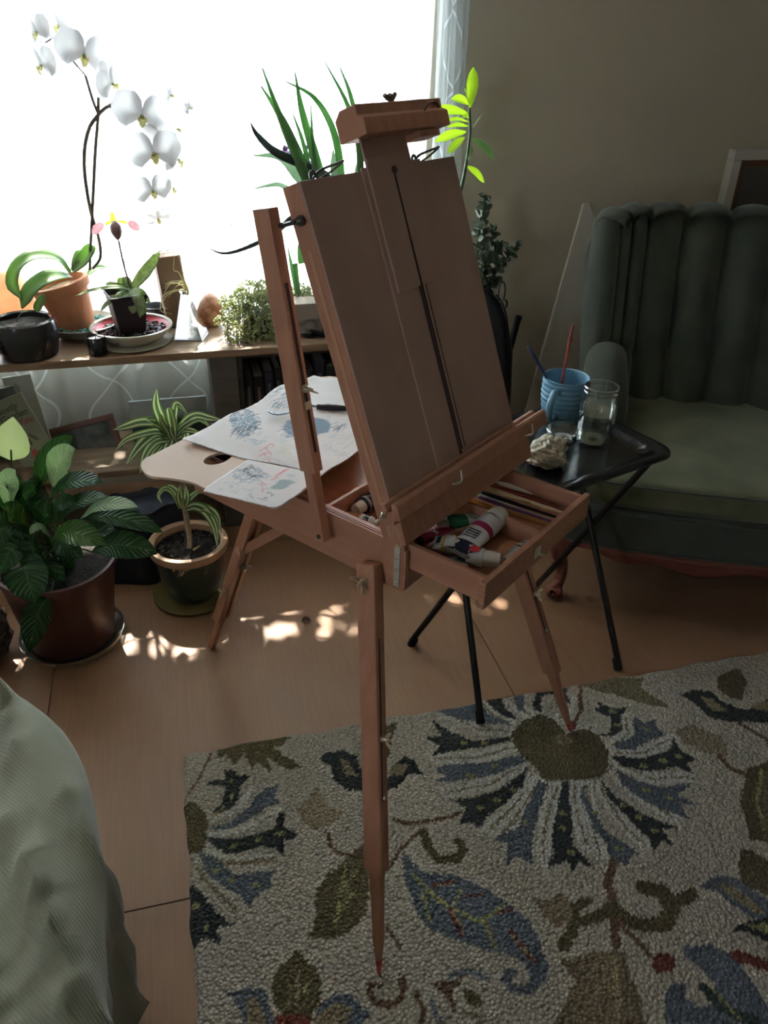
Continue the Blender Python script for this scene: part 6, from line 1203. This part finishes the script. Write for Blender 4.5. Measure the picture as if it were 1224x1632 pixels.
# seat cushion and front rail, bowed
def bowed(z0, z1, hw_, y0, y1, bow, r, m_, name, crown=0, nseg=26):
    m = MB(); rows_ = []
    def outline(ins):
        P = []
        for k in range(nseg+1): t = -1+2*k/nseg; P.append(((hw_-ins)*math.sin(t*math.pi/2), y0-bow*(1-abs(t)**2.2)+ins))
        P += [((hw_-ins)*1.0, (y0+y1)/2), ((hw_-ins)*.93, y1-ins), (0, y1-ins), (-(hw_-ins)*.93, y1-ins), (-(hw_-ins), (y0+y1)/2)]
        return P
    for ins, z in ((r, z0), (.3*r, z0+.15*r), (0, z0+r), (0, z1-r), (.3*r, z1-.3*r), (r, z1)): rows_.append([(x, y, z) for x, y in outline(ins)])
    for kk in (.75, .5, .25, .01): rows_.append([(x*kk, (y-(y0+y1)/2)*kk+(y0+y1)/2, z1+crown*(1-kk**2)) for x, y in outline(r)])
    m.grid(rows_, closev=True); n_ = len(rows_[0]); m.f.append(tuple(range(n_))[::-1]); return m.build(name, m_, ch, smooth='all')
bowed(.375, .470, .415, .055, .80, .075, .028, velw, 'seat_cushion', .022)
bowed(.235, .375, .445, .045, .62, .075, .012, vel, 'seat_rail')
m = MB()
def bowpts(hw_, y0, bow, z, n=40): return [((hw_)*math.sin(t*math.pi/2), y0-bow*(1-abs(t)**2.2), z) for t in [-1+2*k/n for k in range(n+1)]]
m.tube(bowpts(.447, .044, .076, .368), .0042, 8); m.tube(bowpts(.417, .054, .076, .462), .0045, 8); m.tube(bowpts(.447, .044, .076, .245), .004, 8); m.build('piping', vel, ch)
m = MB(); top_ = bowpts(.440, .052, .078, .243, 80); fr_, bk_ = [], []
rows_ = []
for k, p in enumerate(top_):
    t = abs(k/40-1); dep = .030+.030*max(0, math.cos(t*math.pi*.95))+.010*math.cos(t*16); ca = .004*math.sin(k*1.3)+.003*math.sin(k*2.7)
    rows_.append([(p[0], p[1]+.02, p[2]), (p[0], p[1]-.004, p[2]), (p[0], p[1]-.012-ca, p[2]-dep*.3), (p[0], p[1]-.004+ca, p[2]-dep*.55), (p[0], p[1]-.012-ca, p[2]-dep*.8), (p[0], p[1]-.002, p[2]-dep), (p[0], p[1]+.02, p[2]-dep)])
m.grid(rows_, closev=True); m.build('carved_apron', mah, ch, smooth='all')
for s_ in (-1, 1):
    m = MB(); X = s_*.415
    m.tube([(X, .09, .255), (X+s_*.02, .055, .215), (X+s_*.018, .035, .165), (X-s_*.002, .05, .10), (X+s_*.002, .04, .05), (X+s_*.016, .020, .028)], [.042, .040, .028, .019, .017, .022], 14, smooth=22)
    m.tube([(X+s_*.004, .036, .024), (X+s_*.018, .012, .026), (X+s_*.022, .0, .030)], [.022, .030, .024, .010], 12, smooth=8, flat=.85); m.build('leg', mah, ch, smooth='all')
    m = MB(); m.tube([(s_*.40, .62, .25), (s_*.41, .68, .12), (s_*.42, .74, 0)], [.026, .020, .016], 10, smooth=8); m.build('leg', mah, ch, smooth='all')

# ================================================================ TRAY TABLE
TZ = .68; TA = R(18); TO = Vector((.900, 1.665, 0)); tt = thing('tray_table', 'black folding metal tray table standing between the easel and the armchair', 'tray table', TO, TA)
blkm = mat('black enamel', (.012, .012, .014), .22, (.02, .02, .022), 10, spec=.6); blks = mat('black tubing', (.010, .009, .009), .35)
def rr(hx, hy, r, z, n=8): return [(sx*(hx-r)+r*math.cos(a), sy*(hy-r)+r*math.sin(a), z) for sx, sy, a0 in ((1, 1, 0), (-1, 1, 90), (-1, -1, 180), (1, -1, 270)) for a in [R(a0+90*k/n) for k in range(n+1)]]
m = MB(); hx, hy = .266, .20
m.grid([rr(.20, .12, .03, TZ), rr(hx-.055, hy-.055, .045, TZ), rr(hx-.048, hy-.048, .05, TZ+.006), rr(hx-.036, hy-.036, .055, TZ+.015), rr(hx-.012, hy-.012, .06, TZ+.017), rr(hx, hy, .065, TZ+.012), rr(hx+.001, hy+.001, .065, TZ+.008), rr(hx-.01, hy-.01, .06, TZ+.008), rr(hx-.036, hy-.036, .055, TZ+.010), rr(hx-.048, hy-.048, .05, TZ-.002), rr(hx-.06, hy-.06, .045, TZ-.003)], closev=True)
n_ = 36; m.f.append(tuple(range(n_))); m.f.append(tuple(range(10*n_, 11*n_))[::-1]); m.build('tray', blkm, tt)
TI = (Matrix.Translation(TO) @ Matrix.Rotation(TA, 4, 'Z')).inverted()
ft = [TI @ on_z(*q, 0) for q in ((655, 1027), (843, 950), (765, 1157), (985, 1067))]   # back left, back right, front left, front right
for f in ft: f.z = RUGZ if f is ft[2] else 0
for f, tp in ((ft[0], (-.235, -.15)), (ft[1], (.235, -.15)), (ft[2], (-.215, .16)), (ft[3], (.215, .16))):
    e_ = Vector((tp[0], tp[1], TZ-.006)); m = MB(); m.tube([f+Vector((0, 0, .012)), e_], .0095, 12); l_ = m.build('leg', blks, tt); m = MB(); m.tube([f, f+(e_-f).normalized()*.035], [.0125, .0115], 12); m.build('rubber_foot', mat('black rubber foot', (.012, .012, .012), .7), l_)
m = MB(); m.tube([(-.235, -.15, TZ-.010), (.235, -.15, TZ-.010)], .007, 8); m.tube([(-.215, .16, TZ-.010), (.215, .16, TZ-.010)], .007, 8); m.build('cross_bar', blks, tt)
# mug with brush handles, jar of water, glass lid, rag
blu = mat('blue stoneware', (.17, .36, .50), .35, (.21, .41, .56), 9)
def tz(px, py, z=TZ): v = on_z(px, py, z); v.z = z; return v
mg = tz(893, 690, TZ); mg = on_z(893, 668, TZ); mu = thing('mug', 'light blue ribbed ceramic mug holding two brushes on the black tray', 'mug', mg)
mr = 35.5/F*(mg+Vector((0, 0, .12))-Vector(CAMP)).length; mh = .128
P = [(.01, 0), (mr*.72, 0), (mr*.78, .004)]+[(mr*(.80+.19*math.sin(min(1, k/22)*1.5))+.0014*math.sin(k*1.5), .008+(mh-.012)*k/33) for k in range(34)]+[(mr, mh), (mr-.002, mh+.001), (mr-.005, mh-.001), (mr-.006, mh*.6), (mr*.7, .012), (.001, .010)]
m = MB(); m.lathe(P, seg=56); m.build('mug_body', blu, mu)
m = MB(); hd = (on_z(866, 640, TZ+.06)-mg); hd.z = 0; hd = Vector((-.72, -.69, 0)).normalized(); m.tube([hd*mr*.97+Vector((0, 0, mh*.80)), hd*(mr+.022)+Vector((0, 0, mh*.84)), hd*(mr+.046)+Vector((0, 0, mh*.60)), hd*(mr+.034)+Vector((0, 0, mh*.30)), hd*mr*.90+Vector((0, 0, mh*.22))], .0100, 12, smooth=18, flat=.75, hint=(0, 0, 1)); m.build('handle', blu, mu)
def mbrush(label, ptop, pbot, col, nm_, tipc):
    dy_ = mg.y; a = on_y(*ptop, dy_-.01); c_ = mg+Vector((pbot[0], pbot[1], .02)); return brush(label, c_, a, .0048, mat(nm_, col, .35, tuple(min(1, q*1.8+.06) for q in col), 30), tipc, fer=.02, tip=.006, name='paintbrush', grp=None, ferm=mat(nm_, col, .35))
mbrush('blue handled paintbrush standing in the light blue mug, leaning left', (841, 551), (.02, .01), (.03, .05, .16), 'brush navy', mat('brush end blue', (.05, .08, .2), .4))
mbrush('thin red handled paintbrush standing in the light blue mug, leaning right', (914, 516), (-.018, 0), (.24, .03, .03), 'brush dark red', mat('brush end dark', (.04, .03, .03), .4))
jg = on_z(944, 704, TZ); ja = thing('mason_jar', 'clear glass preserving jar half full of water on the black tray', 'jar', jg)
jr = 28/F*(jg+Vector((0, 0, .1))-Vector(CAMP)).length; jh = .160
gj = thinglass('jar glass', (.95, .97, .96), .06)
P = [(.005, 0), (jr*.86, 0), (jr*.95, .006), (jr*.97, .02), (jr, jh*.55), (jr*.99, jh*.74), (jr*.90, jh*.80), (jr*.92, jh*.835), (jr*.90, jh*.85), (jr*.90, jh*.90), (jr*.93, jh*.915), (jr*.90, jh*.93), (jr*.90, jh*.97), (jr*.93, jh*.985), (jr*.91, jh), (jr*.86, jh), (jr*.85, jh*.85), (jr*.86, jh*.79), (jr*.945, jh*.73), (jr*.955, jh*.5), (jr*.93, .02), (jr*.85, .009), (.005, .008)]
m = MB(); m.lathe(P, seg=56); m.build('jar_glass', gj, ja)
wt = thinglass('murky water', (.88, .91, .84), .02, .07, .6); m = MB(); m.lathe([(.003, .0085), (jr*.865, .0075), (jr*.945, .0195), (jr*.972, jh*.5), (jr*.972, jh*.55), (.003, jh*.55)], seg=56, capb=False); o = m.build('water', wt, ja)
gx = on_z(905, 694, TZ); gx = thing('glass_dish', 'shallow clear glass dish on the black tray in front of the blue mug', 'dish', on_z(897, 700, TZ)); m = MB(); m.lathe([(.003, 0), (.036, 0), (.044, .010), (.048, .030), (.046, .031), (.041, .011), (.034, .004), (.003, .004)], seg=44, capb=False); m.build('dish_wall', gj, gx)
# rag: a crumpled cloth ball
rc_ = on_z(868, 742, TZ); rg = MB(); rnd = random.Random(11); rows_ = []; ph = [rnd.uniform(0, 6) for _ in range(9)]
for i in range(40):
    a = math.pi*i/39; row = []
    for k in range(64):
        b_ = 2*math.pi*k/64; q = 1+.08*math.sin(4*b_+3*a+ph[0])+.06*math.sin(7*b_-6*a+ph[1])+.03*math.sin(13*b_+9*a+ph[2])+.05*math.sin(19*a+6*b_+ph[3])+.05*math.sin(3*b_+ph[4]); q *= 1-.08*abs(math.sin(4*b_+5*a+ph[5]))**4
        row.append((.058*math.sin(a)**.75*math.cos(b_)*q, .046*math.sin(a)**.75*math.sin(b_)*q, max(.001, (.036*(1-math.cos(a)))*(1+.25*(q-1)*2)+.010*math.sin(b_*2+1)*math.sin(a))))
    rows_.append(row)
rg.grid(rows_, closev=True); o = rg.build('rag', mat('stained cream cloth', (.60, .55, .44), .95, (.40, .33, .18), 16, 5, bump=.7, bscale=60, ramp=(.5, .72)), None, smooth='all', loc=(rc_.x, rc_.y, TZ), rotz=.5); tag(o, 'crumpled cream paint rag on the near corner of the black tray', 'rag')

# ================================================================ TREE OUTSIDE, above what the window shows: added unseen, to break the sun into patches
tr = thing('added_unseen_tree', 'unseen leafy tree added outside the window to break the sun into patches', 'added_unseen_tree', (-3.2, 5.2, -.4)); rnd = random.Random(5); m = MB()
def under_sun(p): return Vector((p.x, p.y, 0))-Vector((SUNDIR.x, SUNDIR.y, 0))*(p.z/SUNDIR.z)      # where the sight line from p to the sun meets the floor
gaps = [(on_z(px, py, 0), r) for px, py, r in ((360, 972, .016), (357, 992, .020), (368, 1015, .026), (385, 1020, .018), (408, 1018, .018), (402, 1002, .012), (448, 1002, .020), (440, 1008, .014), (512, 992, .014), (255, 1030, .018), (36, 1052, .02), (345, 1030, .02), (520, 1000, .012))]  # leaves left out toward these spots so sun patches land on them
gaps += [(under_sun(on_z(px, py, SH)), r) for px, py, r in ((120, 575, .045), (85, 582, .03), (350, 545, .045), (320, 552, .04), (300, 560, .03), (20, 588, .02), (395, 550, .03), (185, 570, .02))]
gaps += [(under_sun(on_y(px, py, 2.78)), r) for px, py, r in ((130, 430, .05), (395, 480, .06), (365, 505, .05), (40, 480, .04), (310, 520, .03), (160, 470, .03))]
gaps += [(under_sun(on_y(px, py, lc.y-.05)), r) for px, py, r in ((102, 745, .04), (165, 810, .035), (185, 800, .02), (10, 760, .03), (185, 1005, .035), (150, 895, .03), (130, 890, .02))]
gaps += [(under_sun(on_z(px, py, .2)), r) for px, py, r in ((325, 915, .03), (345, 895, .02), (310, 885, .015), (270, 905, .02), (260, 680, .03))]
off_ = Vector((-3.2, 5.2, -.4))
for _ in range(17000):
    gx_, gy_ = rnd.uniform(-1.9, 1.9), rnd.uniform(1.0, 3.3); t_ = rnd.uniform(3.7, 4.3)
    if any((gx_-g_.x)**2+(gy_-g_.y)**2 < (r_+.022)**2 for g_, r_ in gaps) and rnd.random() < .86: continue
    p = Vector((gx_, gy_, 0))+SUNDIR*t_-off_
    s_ = rnd.uniform(.018, .038); d = Vector((rnd.gauss(0, 1), rnd.gauss(0, 1), rnd.gauss(0, .5))).normalized(); e_ = d.cross(SUNDIR).normalized(); m.add([p-d*s_*1.3, p+e_*s_*.8, p+d*s_*1.3, p-e_*s_*.8], [(0, 1, 2, 3)])
m.build('foliage', mat('added tree leaf', (.08, .16, .04), .6), tr, smooth=False)
m = MB(); m.tube([(0, 0, 0), (.05, .02, 1.6), (.4, -.1, 3.0), (2.2, -.2, 3.9)], [.09, .07, .05, .02], 10, smooth=12); m.build('added_tree_trunk', mat('bark', (.12, .09, .06), .9), tr)
